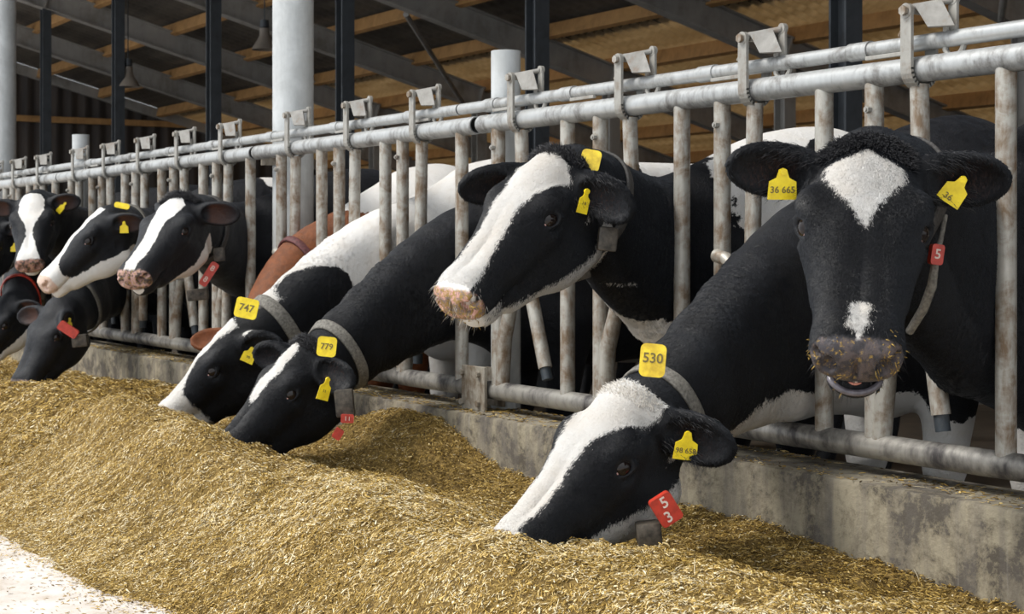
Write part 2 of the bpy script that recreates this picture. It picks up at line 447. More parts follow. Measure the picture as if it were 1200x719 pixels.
# ================================================================== feed fence
RT, RB = 1.32, 0.42                         # heights of the two rails
R_MAIN, R_BAR = .031, .0235
def hook_unit(x, P):
    """strap bracket that holds the locking rail over the main rail"""
    br = MB()
    # stadium-shaped strap round the main rail, in the plane across the fence
    for sx, zt, w in ((-.018, 1.468, .012),):
        pass
    prof = []
    for k in range(13):
        a = PI + PI * k / 12; prof.append((.040 * math.cos(a), RT + .0 + .042 * math.sin(a)))
    pts = [(x, -.040, 1.455)] + [(x, y, z) for y, z in prof] + [(x, .040, 1.40)]
    w = .034; t = .009
    for a, b_ in zip(pts[:-1], pts[1:]):
        a = np.array(a); b_ = np.array(b_); d = (b_ - a); L = np.linalg.norm(d); d /= L
        n = np.cross([1, 0, 0], d); R = np.stack([[1, 0, 0], n, d], 1)
        br.box((a + b_) / 2, (w, t, L + .004), R)
    br.tube([(x, -.046, 1.455), (x, -.034, 1.455)], w / 2 + .001, 16)
    # second, shorter strap behind, to the side
    o = br.build('latch_bracket', M['plate'], P, True)
    rs = MB(); rs.box((x + .088, .02, 1.440), (.026, .010, .075), bev=.003)
    rs.tube([(x + .088, .014, 1.476), (x + .088, .027, 1.476)], .0135, 16)
    rs.build('rear_strap', M['plate'], o, True)
    pl = MB()
    # bent sheet that bridges the two straps and slopes down onto the locking rail
    U = np.array([.86, .22, -.0]); U /= np.linalg.norm(U)
    q = [(x + .012, -.030, 1.470), (x + .070, .002, 1.473), (x + .122, -.012, 1.408), (x + .062, -.036, 1.410)]
    nn = np.cross(np.array(q[1]) - np.array(q[0]), np.array(q[3]) - np.array(q[0])); nn /= np.linalg.norm(nn)
    va = [pl.bm.verts.new(tuple(np.array(v) + nn * .003)) for v in q]; vb = [pl.bm.verts.new(tuple(np.array(v) - nn * .003)) for v in q]
    pl.bm.faces.new(va); pl.bm.faces.new(vb[::-1])
    for k in range(4): pl.bm.faces.new((va[k], va[(k + 1) % 4], vb[(k + 1) % 4], vb[k]))
    pl.tube([(x, -.034, 1.462), (x + .088, .018, 1.474)], .008, 12)
    pl.build('latch_plate', M['latch'], o)
    bo = MB(); bo.tube([(x, -.056, 1.455), (x, .03, 1.455)], .007, 10); bo.tube([(x, -.057, 1.455), (x, -.048, 1.455)], .012, 6)
    bo.tube([(x - .004, -.03, 1.44), (x - .034, -.03, 1.40)], .005, 8)
    bo.build('latch_pin', M['galv_worn'], o)
    # hook of round bar that hangs under the locking rail
    hk = MB(); pts = [(x + .075 + .0, .01, 1.43)]
    for k in range(9):
        a = PI * 1.15 + PI * .9 * k / 8; pts.append((x + .098 + .030 * math.cos(a), .012, 1.374 + .032 * math.sin(a)))
    hk.tube(pts, .0075, 8); hk.build('rail_hook', M['plate'], P, True)

def fence_panel(x0, x1, cells, label, tilt=0.0, ends=(True, True)):
    """x0 < x1; cells = list of (fixed, hook, bolt, state)"""
    P = empty('feed_fence_panel', ((x0 + x1) / 2, 0, .36), label, 'fence', 'steel feed fence panels')
    zt = lambda x: RT + tilt * (x - x0)
    MB().tube([(x0, 0, zt(x0)), ((x0 + x1) / 2, 0, zt((x0 + x1) / 2)), (x1, 0, zt(x1))], R_MAIN, 24, wall=.004).build('top_rail', M['galv'], P, True)
    MB().tube([(x0 + .03, 0, RB), (x1 - .03, 0, RB)], R_MAIN, 24, wall=.004).build('bottom_rail', M['rail_low'], P, True)
    for fx, hx, bx, st in cells:
        if fx is not None:
            MB().tube([(fx, 0, RB + .02), (fx, 0, zt(fx) - .02)], R_BAR, 20).build('upright_bar', M['galv_worn'], P, True)
        if bx is not None:
            g = MB(); g.tube([(bx, 0, RB + .02), (bx, 0, zt(bx) - .02)], R_BAR, 20).build('upright_bar', M['galv_worn'], P, True)
            bolt = MB(); bolt.tube([(bx + .006, -.021, 1.235), (bx + .006, -.034, 1.235)], .009, 6); bolt.tube([(bx + .006, -.03, 1.235), (bx + .006, -.038, 1.235)], .0045, 8)
            bolt.build('bar_bolt', M['plate'], P, True)
        if hx is not None:
            # swinging neck bar: hangs in the bracket, turns on a short arm, rubber-capped foot
            foot = {'open': .15, 'mid': .07, 'shut': -.03}[st]
            zp = .86; xp = hx + {'open': .02, 'mid': .01, 'shut': -.01}[st]
            pts = [(hx, .0, RT - .035), (hx + (xp - hx) * .5, .0, 1.1), (xp, .0, zp), (hx + foot, .0, RB + .085)]
            if bx is not None:
                # pivot arm and V-shaped guard tube
                MB().tube([(bx + .012, -.03, zp + .02), (bx + .055, -.034, zp + .012), (bx + .085, -.026, zp - .012)], .019, 14).build('pivot_arm', M['galv_worn'], P, True)
                MB().tube([(bx + .025, .0, RB + .02), (bx + .04, .0, .60), (bx + .095, .0, .74)], [.024, .026, .022], 16).build('guard_tube', M['galv_worn'], P, True)
            s = MB().tube(pts[:3] + [tuple(np.array(pts[2]) + (np.array(pts[3]) - np.array(pts[2])) * .97)], .0225, 18).build('swinging_bar', M['galv_worn'], P, True)
            a = np.array(pts[2]); b_ = np.array(pts[3]); d = (b_ - a) / np.linalg.norm(b_ - a)
            MB().tube([tuple(b_ - d * .012), tuple(b_ + d * .028)], .018, 14).build('foot_cap', M['rubber'], s, True)
            hook_unit(hx, P)
    return P

P1 = fence_panel(-4.765, -1.30, [(-1.315, None, -1.74, ''), (-1.90, -1.575, None, 'shut'), (-2.485, -2.16, -2.305, 'open'), (-3.07, -2.745, -2.893, 'mid'), (-3.655, -3.338, -3.475, 'shut'),
                                 (-4.24, -3.907, -4.06, 'open'), (None, -4.515, -4.66, 'open')],
                 'long galvanised feed fence panel in front of the cow that looks straight ahead')
P2 = fence_panel(-6.735, -4.80, [(-4.907, None, None, ''), (-5.49, -5.20, -5.35, 'shut'), (-6.06, -5.75, -5.895, 'shut'), (None, -6.32, -6.47, 'shut')],
                 'short galvanised feed fence panel spanning between the two open pipe ends')
P3 = fence_panel(-9.78, -6.765, [(-6.815, None, None, ''), (-7.40, -7.08, -7.225, 'shut'), (-7.985, -7.665, -7.81, 'open'), (-8.57, -8.25, -8.395, 'shut'),
                                 (-9.155, -8.83, -8.975, 'mid'), (None, -9.41, -9.56, 'shut')],
                 'galvanised feed fence panel left of the tall round column, above the low heap')
P4 = fence_panel(-12.3, -9.80, [(-9.9, None, None, ''), (-10.485, -10.165, -10.31, 'shut'), (-11.07, -10.75, -10.89, 'shut'), (-11.655, -11.33, -11.475, 'shut'), (-12.24, -11.92, -12.06, 'shut')],
                 'galvanised feed fence panel at the far end beside the left picture edge')
# locking rails: one thin tube over each panel, with couplings
for x0, x1, lab, xs_ in ((-4.93, -1.3, 'thin galvanised locking rail over the long panel at the frontal cow', (-2.3, -2.95, -3.55, -4.25, -4.72)),
                    (-6.93, -4.94, 'thin galvanised locking rail over the short middle panel', (-5.3, -5.95, -6.6)),
                    (-9.95, -6.94, 'thin galvanised locking rail over the panel left of the round column', (-7.3, -7.9, -8.5, -9.2)),
                    (-12.3, -9.96, 'thin galvanised locking rail over the farthest fence panel', (-10.2, -10.9))):
    L = empty('locking_rail', ((x0 + x1) / 2, .012, 1.384), lab, 'rail', 'thin locking rails along the fence')
    MB().tube([(x0, .012, 1.384), (x1, .012, 1.384)], .0195, 20, wall=.003).build('rail_tube', M['galv'], L, True)
    for xx in xs_:
        g = MB(); g.tube([(xx - .035, .012, 1.384), (xx + .035, .012, 1.384)], .023, 20)
        g.build('rail_coupling', M['galv'], L, True)
        g = MB(); g.box((xx + .1, -.004, 1.362), (.13, .012, .010), bev=.002); g.build('rail_stop', M['plate'], L)

# short round fence posts with clamp plates
for x, lab in ((-4.76, 'short round fence post with a bolted clamp plate, between the two nearer heads'),
               (-9.68, 'short round fence post standing above the row of distant heads')):
    r = empty('fence_post', (x, .085, -.08), lab, 'post', 'short round fence posts')
    MB().tube([(x, .09, -.07), (x, .09, 1.575)], .051, 32).build('post_shaft', M['galv_post'], r, True)
    g = MB().box((x + .01, -.042, .425), (.155, .012, .15), bev=.003)
    pb = g.build('clamp_plate', M['clamp'], r)
    for dx in (-.055, .052):
        for dz in (-.05, .05):
            MB().tube([(x + dx, -.05, .425 + dz), (x + dx, -.06, .425 + dz)], .011, 6).build('bolt_head', M['clamp'], pb)
    MB().box((x, .045, .425), (.12, .012, .13)).build('clamp_back', M['clamp'], r)

# pendant lamps under the roof
for px, py, d in ((310, 50, 17.0), (150, 94, 18.0)):
    p = at(px, py, d); zr = roof_z(p[1]) - .05
    r = empty('pendant_lamp', p, 'unlit bell-shaped barn lamp ' + ('hanging close to the tall round column' if px > 200 else 'hanging low in front of the gable wall'), 'lamp', 'bell-shaped barn lamps')
    MB().lathe([(.0, .16), (.05, .15), (.055, .07), (.075, .03), (.125, -.05), (.135, -.075), (.125, -.07), (.06, .02), (0, .04)], p, 24).build('lamp_shade', M['lamp'], r, True)
    MB().lathe([(.0, .24), (.045, .235), (.05, .16), (.0, .15)], p, 16).build('lamp_housing', M['dark_steel'], r, True)
    MB().tube([tuple(p + np.array([0, 0, .235])), (p[0], p[1], zr)], .006, 6).build('cord', M['dark_steel'], r)

# ================================================================== the feed
def feed_h(X, Y):
    n = fbm(np.stack([X * 1.1, Y * 1.6], -1).reshape(-1, 2), 3, 5).reshape(X.shape)
    n2 = fbm(np.stack([X * 4.5, Y * 5.5], -1).reshape(-1, 2), 4, 21).reshape(X.shape)
    Ye = Y - .07 * np.clip((X + 4.5) / .5, 0, 1) * np.clip((-1.1 - Y) / .3, 0, 1)
    base = np.interp(Ye, [-1.95, -1.56, -1.44, -1.2, -.98, -.84, -.68, -.48, -.3, -.1], [-.03, -.010, .022, .150, .245, .262, .225, .165, .16, .19])
    h = base + n * .030 * np.clip((Y + 1.6) / .4, .0, 1) + n2 * .014 * np.clip((Y + 1.62) / .25, 0, 1)
    def mound(cx, cy, sx, sy, a): return a * np.exp(-((X - cx) / sx) ** 2 - ((Y - cy) / sy) ** 2)
    h = h + mound(-4.95, -.2, .42, .22, .19) + mound(-3.75, -.3, .3, .22, .03) + mound(-7.6, -.45, .7, .28, .12) + mound(-9.6, -.5, .8, .3, .04)
    h = h + mound(-3.05, -.1, .35, .2, .01) + mound(-5.6, -.95, .5, .3, .03) + mound(-2.97, -1.09, .26, .12, .085) + mound(-4.92, -1.02, .32, .13, .07) + mound(-5.82, -.95, .36, .12, .06) + mound(-4.95, -.98, .5, .16, .035) + mound(-6.6, -.8, .6, .2, .03) - mound(-4.55, -.62, .25, .2, .07) - mound(-3.3, -.55, .4, .22, .05) - mound(-2.2, -.1, .3, .3, .04)
    edge = np.clip((Y + 1.62 + .05 * n) / .02, 0, 1)
    return h * 1.0
def feed_patch(x0, x1, step, lab, first):
    xs = np.arange(x0, x1 + step / 2, step); ys = np.arange(-1.95, -.118, step)
    X, Y = np.meshgrid(xs, ys, indexing='ij'); H = feed_h(X, Y)
    rough = fbm(np.stack([X * 28, Y * 28], -1).reshape(-1, 2), 3, 9).reshape(X.shape)
    H = H + rough * .010 * np.clip(H / .05, 0, 1)
    nx, ny = X.shape; V = np.stack([X, Y, H], -1).reshape(-1, 3); i = np.arange(nx * ny).reshape(nx, ny)
    Q = np.stack([i[:-1, :-1], i[1:, :-1], i[1:, 1:], i[:-1, 1:]], -1).reshape(-1, 4)
    return V, Q
Va, Qa = feed_patch(-12.0, -1.4, .016, '', True)
feed = np_mesh('feed_heap', Va, Qa, M['feed'])
tag(feed, 'long brown and golden heap of chopped feed lying along the kerb', 'feed', None, 'stuff')

def strands(name, n, xr, yr, lrange, wrange, lift, m, hf=feed_h, tone_bias=0.0, tilt=.24, keep=None, parent=None, painted_light=0.0):
    x = rng.uniform(*xr, n); y = rng.uniform(*yr, n)
    if keep is not None:
        k = keep(x, y); x = x[k]; y = y[k]
    n = len(x)
    z = hf(x[:, None], y[:, None])[:, 0]
    e = .02
    gx = (hf((x + e)[:, None], y[:, None])[:, 0] - z) / e; gy = (hf(x[:, None], (y + e)[:, None])[:, 0] - z) / e
    clump = vnoise(np.stack([x * 14, y * 14], -1), 3)
    z = z + fbm(np.stack([x * 28, y * 28], -1), 3, 9) * .010 * (hf is feed_h) * np.clip(z / .05, 0, 1)
    a = rng.uniform(0, 2 * PI, n)
    L = lrange[0] + (lrange[1] - lrange[0]) * rng.beta(1.1, 3.2, n); w = wrange[0] + (wrange[1] - wrange[0]) * rng.beta(1.3, 2.6, n)
    lg = rng.uniform(0, 1, n) > .988; L = np.where(lg, L * 2.6 + .008, L); w = np.where(lg, w * .6, w)
    fl = rng.uniform(0, 1, n) > .93; L = np.where(fl, L * .9, L); w = np.where(fl, w * 2.1, w)
    tz = rng.normal(0, tilt, n)
    D = np.stack([np.cos(a), np.sin(a), np.cos(a) * gx + np.sin(a) * gy + tz], -1); D /= np.linalg.norm(D, axis=1)[:, None]
    S = np.cross(D, np.array([0, 0, 1.0])); S /= np.linalg.norm(S, axis=1)[:, None] + 1e-9
    tw = rng.uniform(-.8, .8, n); Nn = np.cross(S, D)
    S2 = S * np.cos(tw)[:, None] + Nn * np.sin(tw)[:, None]; N2 = np.cross(S2, D)
    c = np.stack([x, y, z + lift * rng.uniform(-.3, .8, n)], -1)
    bend = Nn * (rng.normal(0, .06, n) * L)[:, None]
    th = w * rng.uniform(.25, .6, n)
    V = np.empty((n, 9, 3), dtype=np.float32)
    for i, (t, sc_) in enumerate(((-.5, .6), (0, 1), (.5, .5))):
        q = c + D * (t * L)[:, None] + (bend if i == 1 else 0)
        V[:, i * 3] = q + S2 * (w * .5 * sc_)[:, None]; V[:, i * 3 + 1] = q - S2 * (w * .5 * sc_)[:, None]; V[:, i * 3 + 2] = q + N2 * (th * sc_)[:, None]
    F = []
    for s in (0, 3):
        for a_, b_ in ((0, 1), (1, 2), (2, 0)): F.append((s + a_, s + b_, s + 3 + b_, s + 3 + a_))
    F = np.array(F); Fa = (F[None] + (np.arange(n) * 9)[:, None, None]).reshape(-1, 4)
    o = np_mesh(name, V.reshape(-1, 3), Fa, m, parent, False)
    big = vnoise(np.stack([x * 2.3, y * 3.1], -1), 8) * .10 + clump * .10 + fbm(np.stack([x * 6.5, y * 8], -1), 2, 17) * .13
    tone = np.clip(rng.beta(1.25, 1.6, n) + big + tone_bias + painted_light * .17 * np.clip((-.66 - y) / .25, -.9, 1) + (rng.uniform(0, 1, n) > .965) * .4 + lg * .5 + fl * .1, 0, 1)  # front slope lightened and kerb side darkened: light and shade painted into tone
    attr(o, 'tone', np.repeat(tone, 9))
    return o
QUICK = False
kf = .35 if QUICK else 1.0
s1 = strands('feed_straw', int(380000 * kf), (-6.2, -1.7), (-1.66, -.12), (.004, .026), (.0010, .0042), .010, M['straw'], tone_bias=.04, painted_light=1.0,
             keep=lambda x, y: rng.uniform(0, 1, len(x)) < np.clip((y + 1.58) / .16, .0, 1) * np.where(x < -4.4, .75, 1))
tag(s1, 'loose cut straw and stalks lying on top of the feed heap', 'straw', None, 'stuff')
s2 = strands('feed_straw_far', int(110000 * kf), (-12.0, -6.0), (-1.66, -.12), (.015, .04), (.0025, .006), .014, M['straw'],
             keep=lambda x, y: rng.uniform(0, 1, len(x)) < np.clip((y + 1.58) / .2, .0, 1))
s2.name = 'feed_straw'; tag(s2, 'chopped straw covering the distant part of the feed heap', 'straw', None, 'stuff')
s3 = strands('scattered_straw', int(26000 * kf), (-8.0, -3.3), (-1.95, -1.30), (.006, .03), (.0015, .004), .002, M['straw'], tone_bias=.05, tilt=.05,
             hf=lambda X, Y: np.maximum(feed_h(X, Y), .001), keep=lambda x, y: rng.uniform(0, 1, len(x)) < np.exp(-np.clip(-1.47 - y + vnoise(np.stack([x * 4, y * 4], -1), 2) * .05, 0, 9) / .09))
tag(s3, 'thin scatter of straw bits on the pale concrete at the edge of the heap', 'straw', None, 'stuff')
s4 = strands('kerb_straw', int(9000 * kf), (-9.0, -1.5), (-.115, .11), (.008, .03), (.0015, .004), .004, M['straw'], tone_bias=-.12, tilt=.05,
             hf=lambda X, Y: X * 0 + .351 + 0 * Y, keep=lambda x, y: vnoise(np.stack([x * 3, y * 9], -1), 4) + (x < -4) * .5 > rng.uniform(-.4, .8, len(x)))
tag(s4, 'bits of straw lying on top of the concrete kerb under the bottom rail', 'straw', None, 'stuff')
# ================================================================== cows
def smin(a, b, k):
    h = np.clip(.5 + .5 * (b - a) / k, 0, 1); return b * (1 - h) + a * h - k * h * (1 - h)
def smax(a, b, k): return -smin(-a, -b, k)
def ell(P, c, r, R=None):
    q = P - np.asarray(c, np.float32)
    if R is not None: q = q @ np.asarray(R, np.float32)
    r = np.asarray(r, np.float32)
    k0 = np.sqrt(((q / r) ** 2).sum(-1)); k1 = np.sqrt(((q / (r * r)) ** 2).sum(-1)) + 1e-9
    return k0 * (k0 - 1) / k1
def rcone(P, a, b, ra, rb):
    a = np.asarray(a, np.float32); b = np.asarray(b, np.float32); d = b - a
    t = np.clip(((P - a) @ d) / float(d @ d), 0, 1)
    return np.sqrt(((P - a - t[:, None] * d) ** 2).sum(-1)) - (ra + t * (rb - ra))
def rotm(ax, deg):
    return np.array(Matrix.Rotation(math.radians(deg), 3, ax))

def head_sdf(H, mouth=0.0):
    """H: points in the head's own frame, metres: x sideways, y poll -> muzzle, z out of the forehead"""
    x = np.abs(H[:, 0]) / 1.07; Q = np.stack([x, H[:, 1], H[:, 2]], -1)
    d = ell(Q, (0, .060, -.088), (.088, .095, .086))
    d = smin(d, ell(Q, (0, .004, -.052), (.050, .036, .042)), .035)                     # poll knob
    d = smin(d, ell(Q, (0, .145, -.076), (.100, .130, .062)), .04)                      # forehead plate
    d = smin(d, rcone(Q, (.028, .20, -.090), (.024, .42, -.094), .060, .043), .045)     # nasal bones
    d = smin(d, ell(Q, (.0, .440, -.106), (.068, .060, .058)), .03)                     # muzzle
    d = smin(d, ell(Q, (.038, .464, -.098), (.034, .032, .038)), .018)
    d = smin(d, ell(Q, (0, .470, -.122), (.060, .028, .022)), .018)                     # upper lip
    d = smin(d, ell(Q, (.042, .140, -.182), (.044, .125, .092), rotm('X', -16)), .05)   # cheek muscle
    d = smin(d, rcone(Q, (.042, .09, -.240), (.024, .36, -.184), .040, .028), .04)      # jaw bone
    d = smin(d, rcone(Q, (.0, .17, -.175), (.0, .40, -.142), .066, .043), .05)
    dj = ell(Q, (0, .432, -.172 - mouth * .8), (.044, .046, .024)); 
    d = smin(d, dj, .022)                                                               # chin
    d = smin(d, rcone(Q, (.074, .205, -.098), (.052, .325, -.112), .019, .014), .035)   # facial crest
    d = smin(d, ell(Q, (.083, .148, -.050), (.028, .046, .026), rotm('Z', 12)), .03)    # brow
    E = (.0905, .182, -.070)
    d = smax(d, -ell(Q, (E[0] + .020, E[1], E[2]), (.020, .030, .024)), .012)           # socket
    ax = np.array([.80, .38, .42]); ax /= np.linalg.norm(ax)                            # lids round the eye
    q = Q - (np.array(E) + ax * .0095); hgt = q @ ax; rad = q - hgt[:, None] * ax
    rr = np.sqrt(rad[:, 0] ** 2 + (rad[:, 1] * .84) ** 2 + (rad[:, 2] * 1.5) ** 2)
    tor = np.sqrt((rr - .0225) ** 2 + hgt ** 2) - .0072
    d = smin(d, tor, .007)
    # nostrils: a comma-shaped hollow each side
    d = smax(d, -ell(Q, (.046, .492, -.098), (.014, .028, .018), rotm('Z', -38)), .007)
    d = smax(d, -ell(Q, (.063, .474, -.086), (.011, .020, .009), rotm('Z', -50)), .007)
    d = smax(d, -ell(Q, (0, .500, -.100), (.004, .014, .030)), .008)                    # groove between the nostrils
    # mouth line
    mz = -.1465 - mouth * .25 + (.44 - Q[:, 1]) * .06
    slit = np.sqrt(((Q[:, 2] - mz) / (.0042 + mouth * .30)) ** 2 + (np.maximum(np.abs(Q[:, 1] - .44) - .035, 0) / .05) ** 2) - 1
    slit = slit * (.0042 + mouth * .3)
    inner = .030 - x                                                                    # stays a lip deep
    slitd = np.maximum(slit, np.maximum(-(Q[:, 1] - .345), 0) + 0)
    core = ell(Q, (0, .41, -.145), (.052, .062, .040))
    d = smax(d, -np.maximum(slitd, -(core + .004)), .006)
    if mouth > 0:
        d = np.minimum(d, ell(Q, (0, .435, -.150 - mouth * .3), (.034, .045, .012)))
    return d

def ear_frame(base, ax, n):
    ax = ax / np.linalg.norm(ax); n = n - ax * (n @ ax); n /= np.linalg.norm(n); b = np.cross(n, ax)
    return np.stack([ax, b, n], 1)
def ear_sdf(P, base, R, s=1.0, root=None):
    q = (P - base) @ R / s
    d = ell(q, (.100, 0, 0), (.088, .052, .026))
    d = smin(d, rcone(q, (-.03, 0, -.005), (.05, 0, -.002), .030, .036), .03)
    d = smax(d, -ell(q, (.112, .002, .024), (.080, .043, .026)), .008)
    return d * s

def catmull(Pt, n):
    Pt = [np.array(p, float) for p in Pt]; Pt = [2 * Pt[0] - Pt[1]] + Pt + [2 * Pt[-1] - Pt[-2]]
    out = []
    for i in range(1, len(Pt) - 2):
        for k in range(n):
            t = k / n; p0, p1, p2, p3 = Pt[i - 1:i + 3]
            out.append(.5 * (2 * p1 + (p2 - p0) * t + (2 * p0 - 5 * p1 + 4 * p2 - p3) * t * t + (3 * p1 - p0 - 3 * p2 + p3) * t ** 3))
    out.append(Pt[-2]); return np.array(out)

def body_sdf(B, far=False):
    """B: x sideways, y forward (0 at the fore legs), z up from the stall floor"""
    x = np.abs(B[:, 0]); Q = np.stack([x, B[:, 1], B[:, 2]], -1)
    d = ell(Q, (0, -.20, .88), (.235, .44, .34))
    d = smin(d, ell(Q, (0, -.80, .85), (.265, .62, .36)), .08)
    d = smin(d, ell(Q, (0, -1.38, .99), (.225, .34, .26)), .08)
    d = smin(d, rcone(Q, (0, .02, 1.22), (0, -1.45, 1.235), .085, .075), .09)
    d = smin(d, ell(Q, (.185, -1.22, 1.20), (.06, .09, .05)), .06)
    d = smin(d, ell(Q, (.165, .0, .90), (.085, .15, .31), rotm('X', 14)), .06)
    d = smin(d, ell(Q, (0, .12, .70), (.12, .16, .17)), .09)
    d = smin(d, rcone(Q, (.155, .03, .72), (.145, .05, .40), .095, .052), .05)
    d = smin(d, rcone(Q, (.145, .05, .40), (.145, .04, .13), .046, .034), .02)
    d = smin(d, ell(Q, (.145, .05, .405), (.046, .052, .05)), .03)
    d = smin(d, rcone(Q, (.145, .04, .13), (.148, .075, .05), .038, .046), .02)
    d = smin(d, ell(Q, (.150, .085, .035), (.048, .062, .036)), .012)
    d = smin(d, ell(Q, (.155, -1.42, .83), (.105, .20, .25)), .06)
    d = smin(d, rcone(Q, (.175, -1.36, .66), (.165, -1.60, .50), .085, .048), .05)
    d = smin(d, rcone(Q, (.165, -1.60, .50), (.165, -1.53, .14), .045, .036), .025)
    d = smin(d, rcone(Q, (.165, -1.53, .14), (.165, -1.48, .05), .038, .046), .02)
    d = smin(d, ell(Q, (.165, -1.47, .035), (.048, .062, .036)), .012)
    d = smin(d, ell(Q, (0, -1.22, .56), (.15, .19, .12)), .05)
    d = smin(d, rcone(Q, (0, -1.66, 1.18), (0, -1.74, .95), .035, .024), .04)
    d = smin(d, rcone(Q, (0, -1.74, .95), (0, -1.73, .52), .022, .018), .02)
    d = smin(d, ell(Q, (0, -1.73, .42), (.035, .035, .11)), .02)
    return d

def axis_coords(lo, hi, f0, f1, hf, hc):
    """steps of hf inside [f0, f1], growing to hc outside"""
    a = list(np.arange(f0, f1 + hf, hf)); s = hf; p = f0
    while p > lo: s = min(s * 1.18, hc); p -= s; a.insert(0, p)
    s = hf; p = a[-1]
    while p < hi: s = min(s * 1.18, hc); p += s; a.append(p)
    return np.array(a, dtype=np.float32)

def surface_nets(fn, X, Y, Z, blk=6):
    nb = lambda n: n + (-(n - 1)) % blk
    def pad(A):
        while (len(A) - 1) % blk: A = np.append(A, A[-1] + (A[-1] - A[-2]))
        return A
    X, Y, Z = pad(X), pad(Y), pad(Z); nx, ny, nz = len(X), len(Y), len(Z)
    cx, cy, cz = X[::blk], Y[::blk], Z[::blk]
    G = np.stack(np.meshgrid(cx, cy, cz, indexing='ij'), -1).reshape(-1, 3)
    dc = fn(G).reshape(len(cx), len(cy), len(cz))
    # a block is kept when a corner is nearer than its diagonal
    mn = np.full((len(cx) - 1, len(cy) - 1, len(cz) - 1), 9e9, np.float32); sg = np.zeros_like(mn)
    for i in (0, 1):
        for j in (0, 1):
            for k in (0, 1):
                s = dc[i:len(cx) - 1 + i, j:len(cy) - 1 + j, k:len(cz) - 1 + k]; mn = np.minimum(mn, np.abs(s)); sg += s
    dg = np.sqrt(np.diff(cx)[:, None, None] ** 2 + np.diff(cy)[None, :, None] ** 2 + np.diff(cz)[None, None, :] ** 2)
    act = mn < dg * .75 + .012
    D = np.repeat(np.repeat(np.repeat(np.where(sg < 0, -1, 1).astype(np.float32), blk, 0), blk, 1), blk, 2)
    D = np.pad(D, ((0, 1), (0, 1), (0, 1)), mode='edge')
    mask = np.zeros((nx, ny, nz), bool)
    for b in np.argwhere(act):
        i, j, k = b * blk; mask[i:i + blk + 1, j:j + blk + 1, k:k + blk + 1] = True
    idx = np.nonzero(mask)
    P = np.stack([X[idx[0]], Y[idx[1]], Z[idx[2]]], -1)
    out = np.empty(len(P), np.float32)
    for s in range(0, len(P), 200000): out[s:s + 200000] = fn(P[s:s + 200000])
    D[idx] = out
    neg = D < 0
    S = np.zeros((nx - 1, ny - 1, nz - 1), np.uint8)
    for i in (0, 1):
        for j in (0, 1):
            for k in (0, 1): S += neg[i:nx - 1 + i, j:ny - 1 + j, k:nz - 1 + k]
    cell = np.argwhere((S > 0) & (S < 8)); vid = np.full(S.shape, -1, np.int32)
    vid[cell[:, 0], cell[:, 1], cell[:, 2]] = np.arange(len(cell))
    acc = np.zeros((len(cell), 3)); cnt = np.zeros(len(cell))
    ax = (X, Y, Z)
    corners = [(i, j, k) for i in (0, 1) for j in (0, 1) for k in (0, 1)]
    val = {c: D[cell[:, 0] + c[0], cell[:, 1] + c[1], cell[:, 2] + c[2]] for c in corners}
    for a in corners:
        for dim in range(3):
            if a[dim] == 1: continue
            b = list(a); b[dim] = 1; b = tuple(b); va, vb = val[a], val[b]
            m = (va < 0) != (vb < 0); t = va[m] / (va[m] - vb[m])
            for q in range(3):
                pa = ax[q][cell[m, q] + a[q]]; pb = ax[q][cell[m, q] + b[q]]; acc[m, q] += pa + (pb - pa) * t
            cnt[m] += 1
    V = acc / cnt[:, None]
    F = []
    for dim in range(3):
        sl0 = [slice(None)] * 3; sl1 = [slice(None)] * 3; sl0[dim] = slice(0, -1); sl1[dim] = slice(1, None)
        a = neg[tuple(sl0)]; b = neg[tuple(sl1)]; e = np.argwhere(a != b)
        o1, o2 = [d for d in range(3) if d != dim]
        e = e[(e[:, o1] > 0) & (e[:, o2] > 0) & (e[:, o1] < (nx, ny, nz)[o1] - 1) & (e[:, o2] < (nx, ny, nz)[o2] - 1)]
        flip = a[e[:, 0], e[:, 1], e[:, 2]]
        q = []
        for d1, d2 in ((1, 1), (0, 1), (0, 0), (1, 0)):
            c = e.copy(); c[:, o1] -= d1; c[:, o2] -= d2; q.append(vid[c[:, 0], c[:, 1], c[:, 2]])
        q = np.stack(q, -1)
        if dim == 1: flip = ~flip
        q[~flip] = q[~flip][:, ::-1]; F.append(q)
    F = np.concatenate(F); F = F[(F >= 0).all(1)]
    return V, F

def blaze(H, tab, off=0.0):
    """signed distance (positive inside) to a stripe down the face; tab = (y, centre, half-width)"""
    y, c, w = zip(*tab); s = np.interp(H[:, 1], y, w) - np.abs(H[:, 0] - np.interp(H[:, 1], y, c))
    return np.where(H[:, 2] > -.16, s, s - (-.16 - H[:, 2]) * 2)

